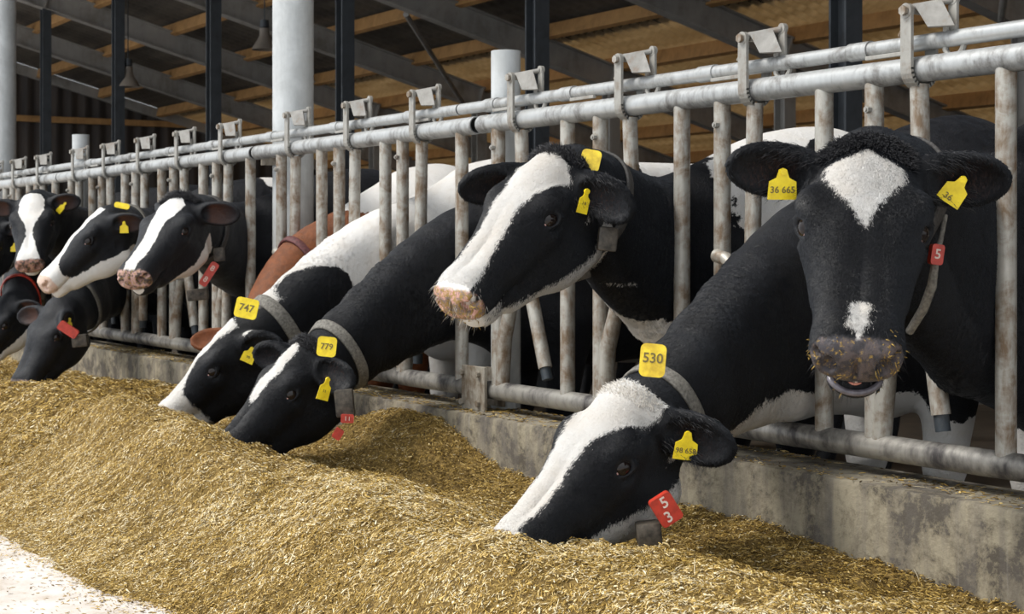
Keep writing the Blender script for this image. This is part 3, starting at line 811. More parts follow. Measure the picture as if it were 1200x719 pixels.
COWS = {}
YS = .93                                  # face length against its width
YV = np.array([1, YS, 1])
FLOOR = -.08
def make_cow(key, label, P, M_, nhint, gate, zg, ears, tab, jaw=None, patches=(), base='dark', material=None, hs=1.0, hf=.007, hc=.024,
             yaw=0.0, sh=.46, mouth=0.0, collar=.80, neck_fat=1.0, nose_y=.455, gy=0.0, extra=None, neck_mid=None, dewlap=0.0):
    P = np.asarray(P, float); M_ = np.asarray(M_, float)
    # head frame: the muzzle tip sits at (0, .50, -.10)
    f0 = (M_ - P) / np.linalg.norm(M_ - P); n = nhint - f0 * (nhint @ f0); n /= np.linalg.norm(n)
    a = math.atan2(.10, .50 * YS); fwd = f0 * math.cos(a) + n * math.sin(a); up = n * math.cos(a) - f0 * math.sin(a)
    rt = np.cross(fwd, up); RH = np.stack([rt, fwd, up], 1).astype(np.float32); PH = P.astype(np.float32)
    cyw, syw = math.cos(yaw), math.sin(yaw)
    bf = np.array([syw, -cyw, 0]); bl = np.array([cyw, syw, 0])               # body forward / sideways
    O = np.array([gate, sh, FLOOR]); O = O - bl * 0
    RB_ = np.stack([bl, bf, [0, 0, 1]], 1).astype(np.float32); OB = O.astype(np.float32)
    # neck
    atl = P + RH @ np.array([0, -.005, -.125]) * hs
    S1 = O + bf * (-.22) + np.array([0, 0, 1.0]); S2 = O + bf * .10 + np.array([0, 0, .97 if zg > .85 else .90])
    G = np.array([gate, gy, zg])
    pts = [S1, S2, G] + ([np.asarray(neck_mid, float)] if neck_mid is not None else []) + [atl]
    C_ = catmull(pts, 5); L = np.concatenate([[0], np.cumsum(np.linalg.norm(np.diff(C_, axis=0), axis=1))]); L /= L[-1]
    Tn = np.gradient(C_, axis=0); Tn /= np.linalg.norm(Tn, axis=1)[:, None]
    hup = RH @ np.array([0, .75, 1.0]); hup = hup / np.linalg.norm(hup)
    if hup @ np.cross(np.cross(Tn[-1], [0, 0, 1]), Tn[-1]) < -.5: pass
    D_ = []
    tg = L[10]
    for p, t, l in zip(C_, Tn, L):
        w_ = np.clip((l - tg) / (1 - tg), 0, 1); u = np.array([0, 0, 1.0]) * (1 - w_) + RH @ np.array([0, -.35, 1.0]) * w_
        u = u - t * (u @ t); D_.append(u / np.linalg.norm(u))
    D_ = np.array(D_)
    rl = np.interp(L, [0, L[5], tg, 1], [.19, .150, .098, .072 * hs]) * (.5 + .5 * neck_fat)
    hh = np.interp(L, [0, L[5], tg, 1], [.17, .165, .112 * neck_fat, .040 * hs])
    eb = []
    for sx, eax, en in ears:
        base_ = P + RH @ np.array([sx * .076, .030, -.070]) * hs
        eb.append((base_.astype(np.float32), ear_frame(base_, np.asarray(eax, float), np.asarray(en, float)).astype(np.float32)))
    lo_h = P - .36 * hs; hi_h = P + .36 * hs
    cen = (P + M_) / 2
    def fn(Q):
        Q = Q.astype(np.float32)
        d = body_sdf((Q - OB) @ RB_)
        for k in range(len(C_) - 1):
            u0, u1 = D_[k] * hh[k], D_[k + 1] * hh[k + 1]
            s = rcone(Q, C_[k] + u0, C_[k + 1] + u1, rl[k] * .92, rl[k + 1] * .92)
            s = smin(s, rcone(Q, C_[k], C_[k + 1], rl[k], rl[k + 1]), .06)
            s = smin(s, rcone(Q, C_[k] - u0, C_[k + 1] - u1, rl[k] * .9, rl[k + 1] * .9), .06)
            d = smin(d, s, .07 if k < 6 else .045)
        if dewlap > 0:
            g0 = G + np.array([0, 0, -hh[10] - rl[10] * .55 - dewlap * .5]); g1 = O + bf * .16 + np.array([0, 0, .64])
            g2 = C_[13] - D_[13] * (hh[13] + rl[13] * .7)
            d = smin(d, smin(rcone(Q, g0, g1, .055, .10), rcone(Q, g2, g0, .03, .055), .05), .07)
        near = np.nonzero(((Q - cen.astype(np.float32)) ** 2).sum(-1) < .62 ** 2)[0]
        if len(near):
            q = Q[near]
            dh = head_sdf((q - PH) @ RH / hs / YV.astype(np.float32), mouth) * hs * .97
            dd = smin(d[near], dh, .045)
            # keep the face crisp: away from the throat the head alone counts
            for b_, R_ in eb: dd = smin(dd, ear_sdf(q, b_, R_, hs), .022)
            d[near] = dd
        return d
    allp = np.array([P, M_] + [b_ + R_[:, 0] * .2 for b_, R_ in eb]); lo = allp.min(0) - .10; hi = allp.max(0) + .10
    bl_lo = O + np.array([-.36, -.35, -.02]); bl_hi = O + np.array([.36, 1.95, 1.42])
    if abs(yaw) > .01: bl_lo[0] -= 1.9 * abs(math.sin(yaw)); bl_hi[0] += 1.9 * abs(math.sin(yaw))
    tot_lo = np.minimum(lo, bl_lo); tot_hi = np.maximum(hi, bl_hi)
    XYZ = [axis_coords(tot_lo[i], tot_hi[i], lo[i], hi[i], hf, hc) for i in range(3)]
    V, Fq = surface_nets(fn, *XYZ)
    root = empty('cow', (gate, sh + .8, FLOOR), label, 'cow', 'dairy cows feeding along the fence')
    body = np_mesh('body', V, Fq, material, root, True)
    md = body.modifiers.new('even', 'SMOOTH'); md.factor = .5; md.iterations = 1
    # coat
    H = (V - P) @ RH / hs / YV; B = (V - O) @ RB_
    s = blaze(H, tab)
    if jaw is not None: s = np.maximum(s, jaw(H))
    bs = np.full(len(V), .25 if base == 'white' else -.25)
    for sgn, c, r in patches:
        q = np.sqrt((((V - np.asarray(c)) / np.asarray(r)) ** 2).sum(-1)); dd = (1 - q) * min(np.min(r), .3)
        bs = np.maximum(bs, dd) if sgn == 'w' else np.minimum(bs, -dd)
    wob = fbm(V * 5.0, 3, abs(hash(key)) % 97 if False else len(key) + ord(key[0])) * .05
    dist_head = np.sqrt((((V - cen) / .36) ** 2).sum(-1))
    inh = (H[:, 1] > -.005) & (dist_head < 1.0)
    coat = np.where(inh, s + wob * .12, bs + wob * .6)
    earv = np.zeros(len(V)); onear = np.zeros(len(V), bool)
    for b_, R_ in eb:
        q = (V - b_) @ R_ / hs
        inn = -ell(q, (.112, .002, .024), (.084, .047, .030)) * 60
        on = (q[:, 0] > .045) & (q[:, 0] < .22) & (np.abs(q[:, 1]) < .07) & (np.abs(q[:, 2]) < .05); onear |= on
        earv = np.maximum(earv, np.where(on, np.clip(inn, 0, 1) * np.clip((q[:, 0] - .05) / .02, 0, 1) * np.clip(1.25 - q[:, 0] / .145, 0, 1), 0))
    info_on = onear
    coat = np.where(onear & (np.abs(H[:, 0]) > .12), -.1, coat)
    attr(body, 'coat', coat)
    nz = np.minimum(H[:, 1] - nose_y - np.clip(np.abs(H[:, 0]) - .03, 0, 1) * -.2, H[:, 2] + .150 + .0) 
    nz = np.where(inh, nz, -.1); attr(body, 'nose', nz); attr(body, 'ear', earv)
    # eyes
    for sx in (-1, 1):
        c = P + RH @ np.array([sx * .0925, .181 * YS, -.0700]) * hs
        ax_ = RH @ np.array([sx * .80, .38, .42]); ax_ /= np.linalg.norm(ax_)
        me = bpy.data.meshes.new('eye'); bm = bmesh.new(); bmesh.ops.create_uvsphere(bm, u_segments=24, v_segments=16, radius=.0245 * hs)
        for v in bm.verts: v.co += Vector(tuple(c))
        bm.to_mesh(me); bm.free(); eo = link_mesh('eye', me, M['eye'], root, True)
        cc = c + ax_ * .0150 * hs + RH @ np.array([-sx * .006, .0165, -.003]) * hs
        me = bpy.data.meshes.new('eye_corner'); bm = bmesh.new(); bmesh.ops.create_uvsphere(bm, u_segments=12, v_segments=8, radius=.0060 * hs)
        for v in bm.verts: v.co += Vector(tuple(cc))
        bm.to_mesh(me); bm.free(); link_mesh('eye_corner', me, M['eye_corner'], eo, True)
    info = dict(earv=earv, coat=coat, on=onear, cen=cen, mat=material, root=root, P=P, RH=RH, hs=hs, C=C_, T=Tn, D=D_, L=L, fn=fn, ears=eb, V=V, H=H, body=body)
    COWS[key] = info
    return info

def band(info, t, tiltv=0.0, w=.038, th=.0045, name='collar', m='strap', slack=.006):
    """webbing band that follows the neck where it is drawn; t along the neck, returns centre, axes and radius lookup"""
    C_, T_, D_, L = info['C'], info['T'], info['D'], info['L']
    c = np.array([np.interp(t, L, C_[:, i]) for i in range(3)]); T = np.array([np.interp(t, L, T_[:, i]) for i in range(3)])
    D = np.array([np.interp(t, L, D_[:, i]) for i in range(3)]); T /= np.linalg.norm(T)
    T = T + D / np.linalg.norm(D) * tiltv; T /= np.linalg.norm(T); D -= T * (D @ T); D /= np.linalg.norm(D); S = np.cross(T, D)
    n = 56; ang = np.arange(n) * 2 * PI / n
    def cast(off):
        o = c + T * off; dirs = np.cos(ang)[:, None] * D + np.sin(ang)[:, None] * S
        r = np.full(n, .01)
        step = .012
        cur = np.full(n, .02); done = np.zeros(n, bool)
        for _ in range(40):
            dd = info['fn'](o + dirs * cur[:, None])
            done |= dd > .0; cur = np.where(done, cur, cur + np.maximum(-dd * .8, .003))
        r = np.minimum(cur, .27)
        for _ in range(2): r = np.maximum(r, (np.roll(r, 1) + np.roll(r, -1)) / 2)
        return o, dirs, r
    rings = []
    for off in (-w / 2, -w / 2 + .003, 0, w / 2 - .003, w / 2):
        o, dirs, r = cast(off); e = slack + (th if abs(off) < w / 2 - .001 else th * .5)
        rings.append(o + dirs * (r + e)[:, None])
    for off in (w / 2, -w / 2):
        o, dirs, r = cast(off); rings.append(o + dirs * (r + slack - .004)[:, None])
    V = np.concatenate(rings); F = []
    R = len(rings)
    for k in range(R):
        for j in range(n): F.append((k * n + j, k * n + (j + 1) % n, ((k + 1) % R) * n + (j + 1) % n, ((k + 1) % R) * n + j))
    o = np_mesh(name, V, np.array(F), M[m], info['root'], True)
    o_, dirs, r = cast(0)
    def pt(a, extra=0.0):
        a = a % (2 * PI); rr = np.interp(a, np.append(ang, 2 * PI), np.append(r, r[0])); dr = math.cos(a) * D + math.sin(a) * S
        return c + dr * (rr + slack + th + extra), dr, np.cross(dr, T)
    return o, pt, T

def text_mesh(txt, size, U, Vv, Nn, c, m, parent, name='number'):
    cu = bpy.data.curves.new('lettering', 'FONT'); cu.body = txt; cu.size = size; cu.extrude = .0006; cu.align_x = 'CENTER'; cu.align_y = 'CENTER'; cu.resolution_u = 3; cu.offset = size * .012
    to = bpy.data.objects.new('lettering', cu); C.objects.link(to)
    dg = bpy.context.evaluated_depsgraph_get(); me = bpy.data.meshes.new_from_object(to.evaluated_get(dg)); bpy.data.objects.remove(to); bpy.data.curves.remove(cu)
    Mx = Matrix([[U[i], Vv[i], Nn[i], c[i]] for i in range(3)] + [[0, 0, 0, 1]]); me.transform(Mx); me.name = name; me.materials.clear()
    return link_mesh(name, me, m, parent, False)

def plate(info, name, c, up, nrm, w, h, txt=None, m='yellow', ink='ink', th=.004, shape='tag', tsize=.4, round_=.012, lines=None, label=None):
    nrm = nrm / np.linalg.norm(nrm); up = up - nrm * (up @ nrm); up /= np.linalg.norm(up); U = np.cross(up, nrm)
    def rr(w, h, r, n=4):
        out = []
        for cx, cy, a0 in ((w / 2 - r, h / 2 - r, 0), (-w / 2 + r, h / 2 - r, 90), (-w / 2 + r, -h / 2 + r, 180), (w / 2 - r, -h / 2 + r, 270)):
            for k in range(n + 1):
                a = math.radians(a0 + 90 * k / n); out.append((cx + r * math.cos(a), cy + r * math.sin(a)))
        return out
    if shape == 'ear':            # flag with a narrow neck and a round stud
        o_ = [(-w * .5, -h * .5), (w * .5, -h * .5), (w * .46, h * .08), (w * .22, h * .2), (w * .17, h * .34), (w * .14, h * .46), (0, h * .52), (-w * .14, h * .46), (-w * .17, h * .34), (-w * .22, h * .2), (-w * .46, h * .08)]
    else: o_ = rr(w, h, round_)
    g = MB().prism(o_, c, U, up, nrm, th)
    if shape == 'ear': g.tube([tuple(c + up * h * .40 - nrm * .004), tuple(c + up * h * .40 + nrm * .005)], .007, 12)
    o = g.build(name, M[m], info['root'])
    if label: o['label'] = label
    if lines is None and txt: lines = [(txt, 0, -.18 * h if shape == 'ear' else 0, tsize * h)]
    for t_, dx, dy, sz in (lines or []):
        text_mesh(t_, sz, U, up, nrm, c + U * dx + up * dy + nrm * (th / 2 + .0004), M[ink], o)
    return o

def hair_tuft(info, name, centers, n, length, radius, dirf, m, seed=1, w=.0009):
    """fine hair as thin tapered strands"""
    r = np.random.default_rng(seed); V = []; F = []
    H, Vw = info['H'], info['V']
    sel = np.nonzero(centers(H))[0]
    if len(sel) == 0: return
    idx = r.choice(sel, n); base = Vw[idx] + r.normal(0, .003, (n, 3))
    d = dirf(H[idx]) @ info['RH'].T + r.normal(0, .22, (n, 3)); d /= np.linalg.norm(d, axis=1)[:, None]
    L = length * r.uniform(.5, 1.2, n)
    sd = np.cross(d, r.normal(0, 1, (n, 3))); sd /= np.linalg.norm(sd, axis=1)[:, None]; s2 = np.cross(d, sd)
    gr = np.array([0, 0, -1.0]); A = np.empty((n, 7, 3))
    for i, (t, ww) in enumerate(((0, 1), (.55, .8))):
        q = base - d * .003 + d * (L * t)[:, None] + gr * (t * t * L * .18)[:, None]
        A[:, i * 3] = q + sd * w * ww; A[:, i * 3 + 1] = q - sd * w * ww * .5 + s2 * w * .87 * ww; A[:, i * 3 + 2] = q - sd * w * ww * .5 - s2 * w * .87 * ww
    A[:, 6] = base + d * L[:, None] + gr * (L * .32)[:, None]
    T = np.array([(0, 1, 4), (0, 4, 3), (1, 2, 5), (1, 5, 4), (2, 0, 3), (2, 3, 5), (3, 4, 6), (4, 5, 6), (5, 3, 6)])
    Fa = (T[None] + (np.arange(n) * 7)[:, None, None]).reshape(-1, 3)
    return tag(np_mesh(name, A.reshape(-1, 3), Fa, m, info['root'], False), kind='stuff')

def fur(info, n, rad, length, w, seed):
    """short lying hair over the head and neck, coloured like the skin it grows from"""
    r = np.random.default_rng(seed); me = info['body'].data; V = info['V']
    nr = np.empty(len(V) * 3, np.float32); me.vertices.foreach_get('normal', nr); nr = nr.reshape(-1, 3)
    H = info['H']; R = info['RH']
    ok = (((V - info['cen']) ** 2).sum(1) < rad ** 2) & ~((H[:, 1] > .455) & (np.abs(H[:, 0]) < .09)) & (((V - CAM) * nr).sum(1) < .25)
    for sx in (-1, 1): ok &= ((H - np.array([sx * .105, .182, -.067])) ** 2).sum(1) > .029 ** 2
    ok &= info['earv'] < .25
    ok &= r.uniform(0, 1, len(V)) < np.clip((rad - np.sqrt(((V - info['cen']) ** 2).sum(1))) / .22, 0, 1)
    sel = np.nonzero(ok)[0]; idx = r.choice(sel, n); b = V[idx] + r.normal(0, .0025, (n, 3)); nn = nr[idx]; b -= nn * ((b - V[idx]) * nn).sum(1)[:, None]
    flow = np.where((H[idx, 1] > .0)[:, None], (R[:, 1] * .3 - UPV * .7)[None], np.array([0, .45, -.8])[None]) + r.normal(0, .16, (n, 3))
    flow = flow - nn * (flow * nn).sum(1)[:, None]; flow /= np.linalg.norm(flow, axis=1)[:, None] + 1e-6
    d = flow * .93 + nn * r.uniform(.10, .34, n)[:, None]; sd = np.cross(d, nn); sd /= np.linalg.norm(sd, axis=1)[:, None] + 1e-6
    L = length * r.uniform(.5, 1.25, n)[:, None]
    A = np.empty((n, 4, 3)); A[:, 0] = b - nn * .0015 + sd * w / 2; A[:, 1] = b - nn * .0015 - sd * w / 2; A[:, 2] = b + nn * w * .7; A[:, 3] = b + d * L
    T = np.array([(0, 1, 3), (1, 2, 3), (2, 0, 3)]); F = (T[None] + (np.arange(n) * 4)[:, None, None]).reshape(-1, 3)
    o = tag(np_mesh('fur', A.reshape(-1, 3), F, info['mat'], info['root'], False), kind='stuff')
    o.data.polygons.foreach_set('use_smooth', np.ones(len(F), bool))
    o.data.normals_split_custom_set_from_vertices(np.repeat(nn / np.linalg.norm(nn, axis=1)[:, None], 4, axis=0).tolist())
    c = info['coat'][idx] + r.normal(0, .003, n)
    attr(o, 'coat', np.repeat(c, 4)); attr(o, 'nose', np.full(n * 4, -.2)); attr(o, 'ear', np.zeros(n * 4))
    return o
UPV = np.array([0, 0, 1.0])
# ------------------------------------------------------------------ the herd
MC = {
 'A': coat_mat('coat_black_star', nose_a=(.05, .045, .05), nose_b=(.10, .08, .078), feed=.30),
 'B': coat_mat('coat_black_white', nose_a=(.06, .05, .05), nose_b=(.2, .13, .12), feed=.3),
 'C': coat_mat('coat_black_blaze', nose_a=(.20, .15, .13), nose_b=(.60, .33, .28), feed=.9),
 'F': coat_mat('coat_pink_nose', nose_a=(.07, .05, .045), nose_b=(.48, .29, .25), feed=.5),
 'G': coat_mat('coat_pale_nose', nose_a=(.62, .47, .38), nose_b=(.75, .55, .46), feed=.1),
 'H': coat_mat('coat_dusky_nose', nose_a=(.10, .07, .06), nose_b=(.40, .22, .17), feed=.3),
 'K': coat_mat('coat_brown', dark=(.13, .042, .014)),
}
def jaw_line(y0, z0, y1, z1):
    """white below a line on the side of the jaw"""
    return lambda H: (np.interp(H[:, 1], [y0, y1], [z0, z1]) - H[:, 2])
full = [(0, 0, -.2), (.6, 0, -.2)]

A = make_cow('A', 'black cow looking straight out with a white star on its forehead', at(1017, 162, 3.20), at(1004, 414, 2.97), cv(-.08, .80, .60), -2.615, .86,
    [(1, cv(-1, .10, .12), cv(.05, -.35, 1)), (-1, cv(1, -.02, .10), cv(-.1, -.35, 1))],
    [(0, 0, -.05), (.02, -.0, -.01), (.045, 0, .03), (.06, 0, .068), (.085, 0, .074), (.12, 0, .056), (.17, 0, .030), (.215, -.004, .010), (.235, -.006, -.006), (.26, 0, -.05), (.36, 0, -.04), (.385, 0, .016), (.44, 0, .014), (.455, 0, .0)],
    material=MC['A'], hf=.005, dewlap=.09, neck_fat=1.12, mouth=.036, nose_y=.466, hs=1.07,
    patches=[('w', (-2.6, .45, .22), (.3, .35, .28))])
B = make_cow('B', 'cow nearest the front, white face lowered into the feed beside the kerb', at(738, 448, 3.68), at(588, 668, 3.52), cv(-.52, .66, .54), -3.20, .745,
    [(-1, cv(.82, -.30, .42), cv(.35, -.25, 1)), (1, cv(.1, -.3, -1), cv(-.8, .1, .3))],
    [(0, .0, .090), (.04, .0, .098), (.08, .008, .090), (.12, .018, .072), (.17, .022, .052), (.24, .020, .044), (.32, .016, .042), (.40, .022, .044), (.44, .026, .046), (.5, .03, .046)],
    jaw=lambda H: np.minimum(np.interp(H[:, 1], [.0, .10, .2, .3, .42], [-.235, -.215, -.19, -.17, -.155]) - H[:, 2], .1),
    material=MC['B'], hf=.005, hs=1.03, dewlap=.10, neck_fat=1.08, collar=.9,
    patches=[('w', at(922, 500, 4.2), (.22, .45, .12)), ('w', at(858, 532, 3.98), (.16, .22, .06)), ('w', (-3.2, .5, .2), (.4, .5, .3))])
Cc = make_cow('C', 'black cow with raised head, broad white blaze and mottled nose, facing left', at(645, 175, 4.20), at(528, 362, 4.02), cv(-.42, .74, .52), -3.785, .89,
    [(-1, cv(.70, -.42, .62), cv(.3, -.45, 1)), (1, cv(-1, -.18, -.10), cv(-.3, -.5, .8))],
    [(0, .01, .035), (.02, .006, .068), (.06, -.004, .092), (.10, -.002, .080), (.15, .0, .056), (.22, .0, .042), (.30, .0, .042), (.36, -.002, .044), (.42, -.004, .050), (.5, 0, .055)],
    jaw=lambda H: np.minimum(np.interp(H[:, 1], [.0, .10, .2, .32, .42], [-.20, -.232, -.222, -.195, -.17]) - H[:, 2], .1),
    material=MC['C'], hf=.005, dewlap=.07, hs=1.07, nose_y=.474,
    patches=[('w', (-3.75, 1.25, 1.12), (.5, 1.06, .6)), ('b', (-3.62, .53, 1.20), (.06, .06, .05)), ('w', at(700, 378, 4.45), (.15, .35, .13)), ('w', at(750, 415, 4.6), (.12, .3, .10)), ('b', at(728, 352, 4.5), (.055, .3, .075))])
Dd = make_cow('D', 'mostly black cow eating, thin white stripe on its forehead', at(353, 398, 5.27), at(256, 545, 5.13), cv(-.52, .74, .42), -5.04, .78,
    [(-1, cv(.62, -.34, .62), cv(.6, -.3, .8)), (1, cv(-.75, .05, -.45), cv(-.5, -.1, .7))],
    [(0, .0, -.03), (.02, .0, .026), (.06, .0, .036), (.14, .004, .036), (.2, .01, .034), (.26, .014, .020), (.29, .014, -.01), (.32, .0, -.06), (.5, 0, -.06)],
    material=MC['B'], hf=.0065, hs=.98, patches=[('w', (-5.0, 1.5, 1.1), (.4, .7, .5))])
E = make_cow('E', 'white-necked cow with black patches eating beside the cow with the thin stripe', at(273, 374, 5.89), at(180, 510, 5.90), cv(-.68, .68, .28), -5.62, .80,
    [(-1, cv(.75, .0, .45), cv(.3, -.3, .9)), (1, cv(.1, -.2, -1), cv(-.8, .1, .4))],
    [(0, .01, .06), (.06, .02, .06), (.12, .025, .052), (.2, .025, .045), (.28, .02, .055), (.34, .01, .085), (.42, .0, .1), (.5, 0, .1)],
    jaw=lambda H: np.minimum((H[:, 1] - .33), .1),
    base='white', material=MC['B'], hf=.007,
    patches=[('b', at(378, 338, 5.95), (.13, .16, .085)), ('b', at(385, 378, 5.9), (.30, .30, .10)), ('b', at(300, 385, 5.9), (.10, .12, .10)), ('b', at(432, 332, 6.0), (.07, .07, .035)), ('b', at(350, 410, 5.9), (.22, .22, .09)), ('b', (-5.6, 1.6, .8), (.4, .3, .4))])
K = make_cow('K', 'brown cow with a white back eating behind the white-necked cow', at(275, 378, 6.45), at(215, 478, 6.40), cv(-.70, .6, .4), -6.19, .74,
    [(1, cv(-.95, -.1, .2), cv(0, .5, .9)), (-1, cv(.8, .2, -.4), cv(.5, .3, .6))], full, material=MC['K'], hf=.009, hc=.03,
    patches=[('w', (-6.19, .75, 1.22), (.5, .75, .24)), ('w', (-6.19, 1.6, .9), (.5, .6, .5))])
Ff = make_cow('F', 'black cow with white blaze and pink-tipped nose, head raised left of the round column', at(208, 228, 6.80), at(148, 339, 6.47), cv(-.25, .81, .53), -6.945, .89,
    [(-1, cv(.98, -.05, .1), cv(.0, -.2, 1)), (1, cv(-.35, .0, -1), cv(-.6, -.3, .5))],
    [(0, 0, -.02), (.02, .0, .03), (.06, .0, .058), (.12, .0, .045), (.2, .0, .028), (.28, .0, .026), (.36, .0, .032), (.44, .0, .03), (.5, 0, .03)],
    jaw=lambda H: np.minimum(np.interp(H[:, 1], [.0, .2, .4], [-.19, -.222, -.21]) - H[:, 2], .1),
    material=MC['F'], hf=.007, hc=.03, hs=1.03, nose_y=.472, patches=[('w', at(225, 395, 7.1), (.10, .14, .13)), ('w', at(205, 352, 7.1), (.05, .1, .05)), ('w', (-6.95, 1.7, .9), (.5, .5, .6))])
G_ = make_cow('G', 'cow with white lower jaw and pale pink nose, head turned left at the fence', at(117, 243, 7.79), at(43, 346, 7.64), cv(-.59, .73, .33), -8.115, .89,
    [(-1, cv(.92, -.02, .2), cv(.1, -.4, 1)), (1, cv(-.3, .1, -1), cv(-.6, -.3, .5))],
    [(0, .0, .05), (.05, .0, .05), (.10, .0, .035), (.16, .0, .030), (.24, .0, .030), (.32, .0, .04), (.38, .0, .075), (.42, .0, .12), (.5, 0, .12)],
    jaw=lambda H: np.minimum(np.interp(H[:, 1], [.0, .1, .2, .3, .38, .42], [-.235, -.21, -.175, -.155, -.14, -.06]) - H[:, 2], .1),
    material=MC['G'], hf=.008, hc=.03, patches=[('w', (-8.1, 1.5, 1.1), (.5, 1.05, .6))])
Hh = make_cow('H', 'cow with a wide white face facing forward between its black cheeks', at(37, 226, 8.81), at(34, 320, 8.56), cv(-.0, .66, .75), -9.285, .91,
    [(1, cv(-1, -.05, .1), cv(0, -.3, 1)), (-1, cv(1, .12, .1), cv(0, -.3, 1))],
    [(0, .0, .05), (.04, .0, .065), (.12, .0, .070), (.18, .0, .055), (.24, .0, .028), (.30, .0, .022), (.36, .0, .035), (.42, .0, .055), (.5, 0, .08)],
    material=MC['H'], hf=.008, hc=.03, nose_y=.47)
I_ = make_cow('I', 'all black cow eating low beneath the two raised heads with pink noses', at(60, 352, 7.95), at(24, 455, 7.80), cv(-.55, .40, .70), -8.70, .74,
    [(-1, cv(.1, -.45, .9), cv(.6, -.3, .8)), (1, cv(-.85, -.1, -.3), cv(-.5, 0, .8))], full, material=MC['B'], hf=.009, hc=.03, sh=.50)
J1 = make_cow('J', 'black cow cut by the left picture edge with its head raised', at(-16, 255, 9.5), at(-34, 348, 9.35), cv(-.3, .2, .9), -9.87, .93,
    [(1, cv(-1, 0, .1), cv(0, -.3, 1)), (-1, cv(1, -.1, .1), cv(0, -.3, 1))], full, material=MC['B'], hf=.011, hc=.034)
J2 = make_cow('L', 'black cow with lowered head at the left picture edge, white under its jaw', at(6, 345, 9.45), at(-34, 425, 9.3), cv(-.55, .4, .7), -10.455, .78,
    [(-1, cv(.8, 0, .4), cv(.3, -.3, .9)), (1, cv(-.8, .3, -.3), cv(-.5, 0, .8))], full,
    jaw=lambda H: np.minimum(np.interp(H[:, 1], [.0, .4], [-.21, -.16]) - H[:, 2], .1), material=MC['B'], hf=.011, hc=.034)

UP = np.array([0, 0, 1.0])
def ear_tag(info, i, txt, along=.095, off=.012, w=.052, h=.056, hint=None, tsize=.30, m='yellow', drop=.02, label=None, up=None, lines=None):
    b_, R_ = info['ears'][i]; c = b_ + R_[:, 0] * along * info['hs'] + R_[:, 2] * off; n = R_[:, 2] if hint is None else np.asarray(hint)
    c = c - UP * drop
    return plate(info, 'ear_tag', c, UP if up is None else up, n, w, h, txt, m, shape='ear', th=.003, tsize=tsize, label=label, lines=lines)

# A ------------------------------------------------
ear_tag(A, 0, None, .085, .020, .060, .062, cv(.12, -.1, 1), drop=.022, lines=[('36 665', 0, -.012, .0185)])
ear_tag(A, 1, None, .085, .020, .050, .062, cv(-.3, -.2, 1), drop=.015, up=cv(.55, .8, 0), lines=[('36', -.005, -.019, .018)])
o, pt, T = band(A, .90, .15, m='strap')
a_ = cv(1, -.3, .6)
def ang_of(pt, d):
    best = max(range(72), key=lambda k: pt(k * PI / 36)[1] @ d); return best * PI / 36
p, dr, tg_ = pt(ang_of(pt, cv(1, -.25, .5)))
pos = at(1097, 298, 3.30); plate(A, 'red_marker', pos, cv(.15, 1, 0), cv(.1, 0, 1), .026, .042, None, 'red', 'white_ink', th=.020, round_=.006, lines=[('5', 0, 0, .028)])
cb = MB(); cb.tube([at(1108, 252, 3.34), at(1103, 278, 3.32), at(1096, 305, 3.31), at(1092, 335, 3.32), at(1082, 362, 3.36), at(1066, 388, 3.42)], [.005, .005, .008, .010, .010, .009], 10)
cb.build('collar_cord', M['grey_strap'], A['root'], True)
# B ------------------------------------------------
o, pt, T = band(B, .965, -.15, m='grey_strap', w=.034)
p, dr, tg_ = pt(ang_of(pt, cv(-.45, .75, .5)), .004)
plate(B, 'number_tag', at(765, 422, 3.50), cv(.08, 1, 0), cv(-.15, .1, 1), .056, .072, None, 'yellow_worn', lines=[('530', 0, .004, .030)], th=.005, label='worn yellow neck number tag')
ear_tag(B, 0, None, .080, .020, .054, .064, cv(.05, -.1, 1), drop=.02, up=cv(.12, 1, 0), lines=[('98 658', 0, -.012, .0165)])
plate(B, 'red_marker', at(780, 596, 3.52), cv(-.5, .8, 0), cv(.1, -.05, 1), .052, .066, None, 'red', 'white_ink', th=.022, round_=.008, lines=[('5', .004, .016, .034), ('3', -.004, -.016, .034)])
wt = MB().box(at(760, 624, 3.56), (.055, .055, .05), np.stack([cv(1, .1, 0), cv(0, 0, 1), cv(-.1, 1, 0)], 1), bev=.008); wt.build('collar_weight', M['weight'], B['root'], True)
# C ------------------------------------------------
o, pt, T = band(Cc, .90, .1, m='strap', w=.036)
plate(Cc, 'number_tag', at(692, 188, 4.20), cv(.2, 1, 0), cv(-.1, .25, 1), .052, .058, None, 'yellow_worn', th=.005, label='dirty yellow neck tag')
ear_tag(Cc, 0, None, .050, .030, .030, .064, cv(.35, -.1, 1), drop=.026, up=cv(.25, 1, 0), lines=[('18', 0, -.006, .012)])
ear_tag(Cc, 1, None, .06, .012, .034, .040, cv(-.2, -.1, 1), drop=.04, lines=[('17', 0, -.006, .014)])
MB().box(at(712, 280, 4.16), (.050, .05, .062), np.stack([cv(1, -.1, 0), cv(0, 0, 1), cv(.1, 1, 0)], 1), bev=.008).build('collar_box', M['weight'], Cc['root'], True)
p, dr, tg_ = pt(PI, .028)
MB().box(p, (.065, .05, .045), np.stack([cv(1, .3, 0), cv(0, 0, 1), cv(-.3, 1, 0)], 1), bev=.008).build('collar_weight', M['weight'], Cc['root'], True)
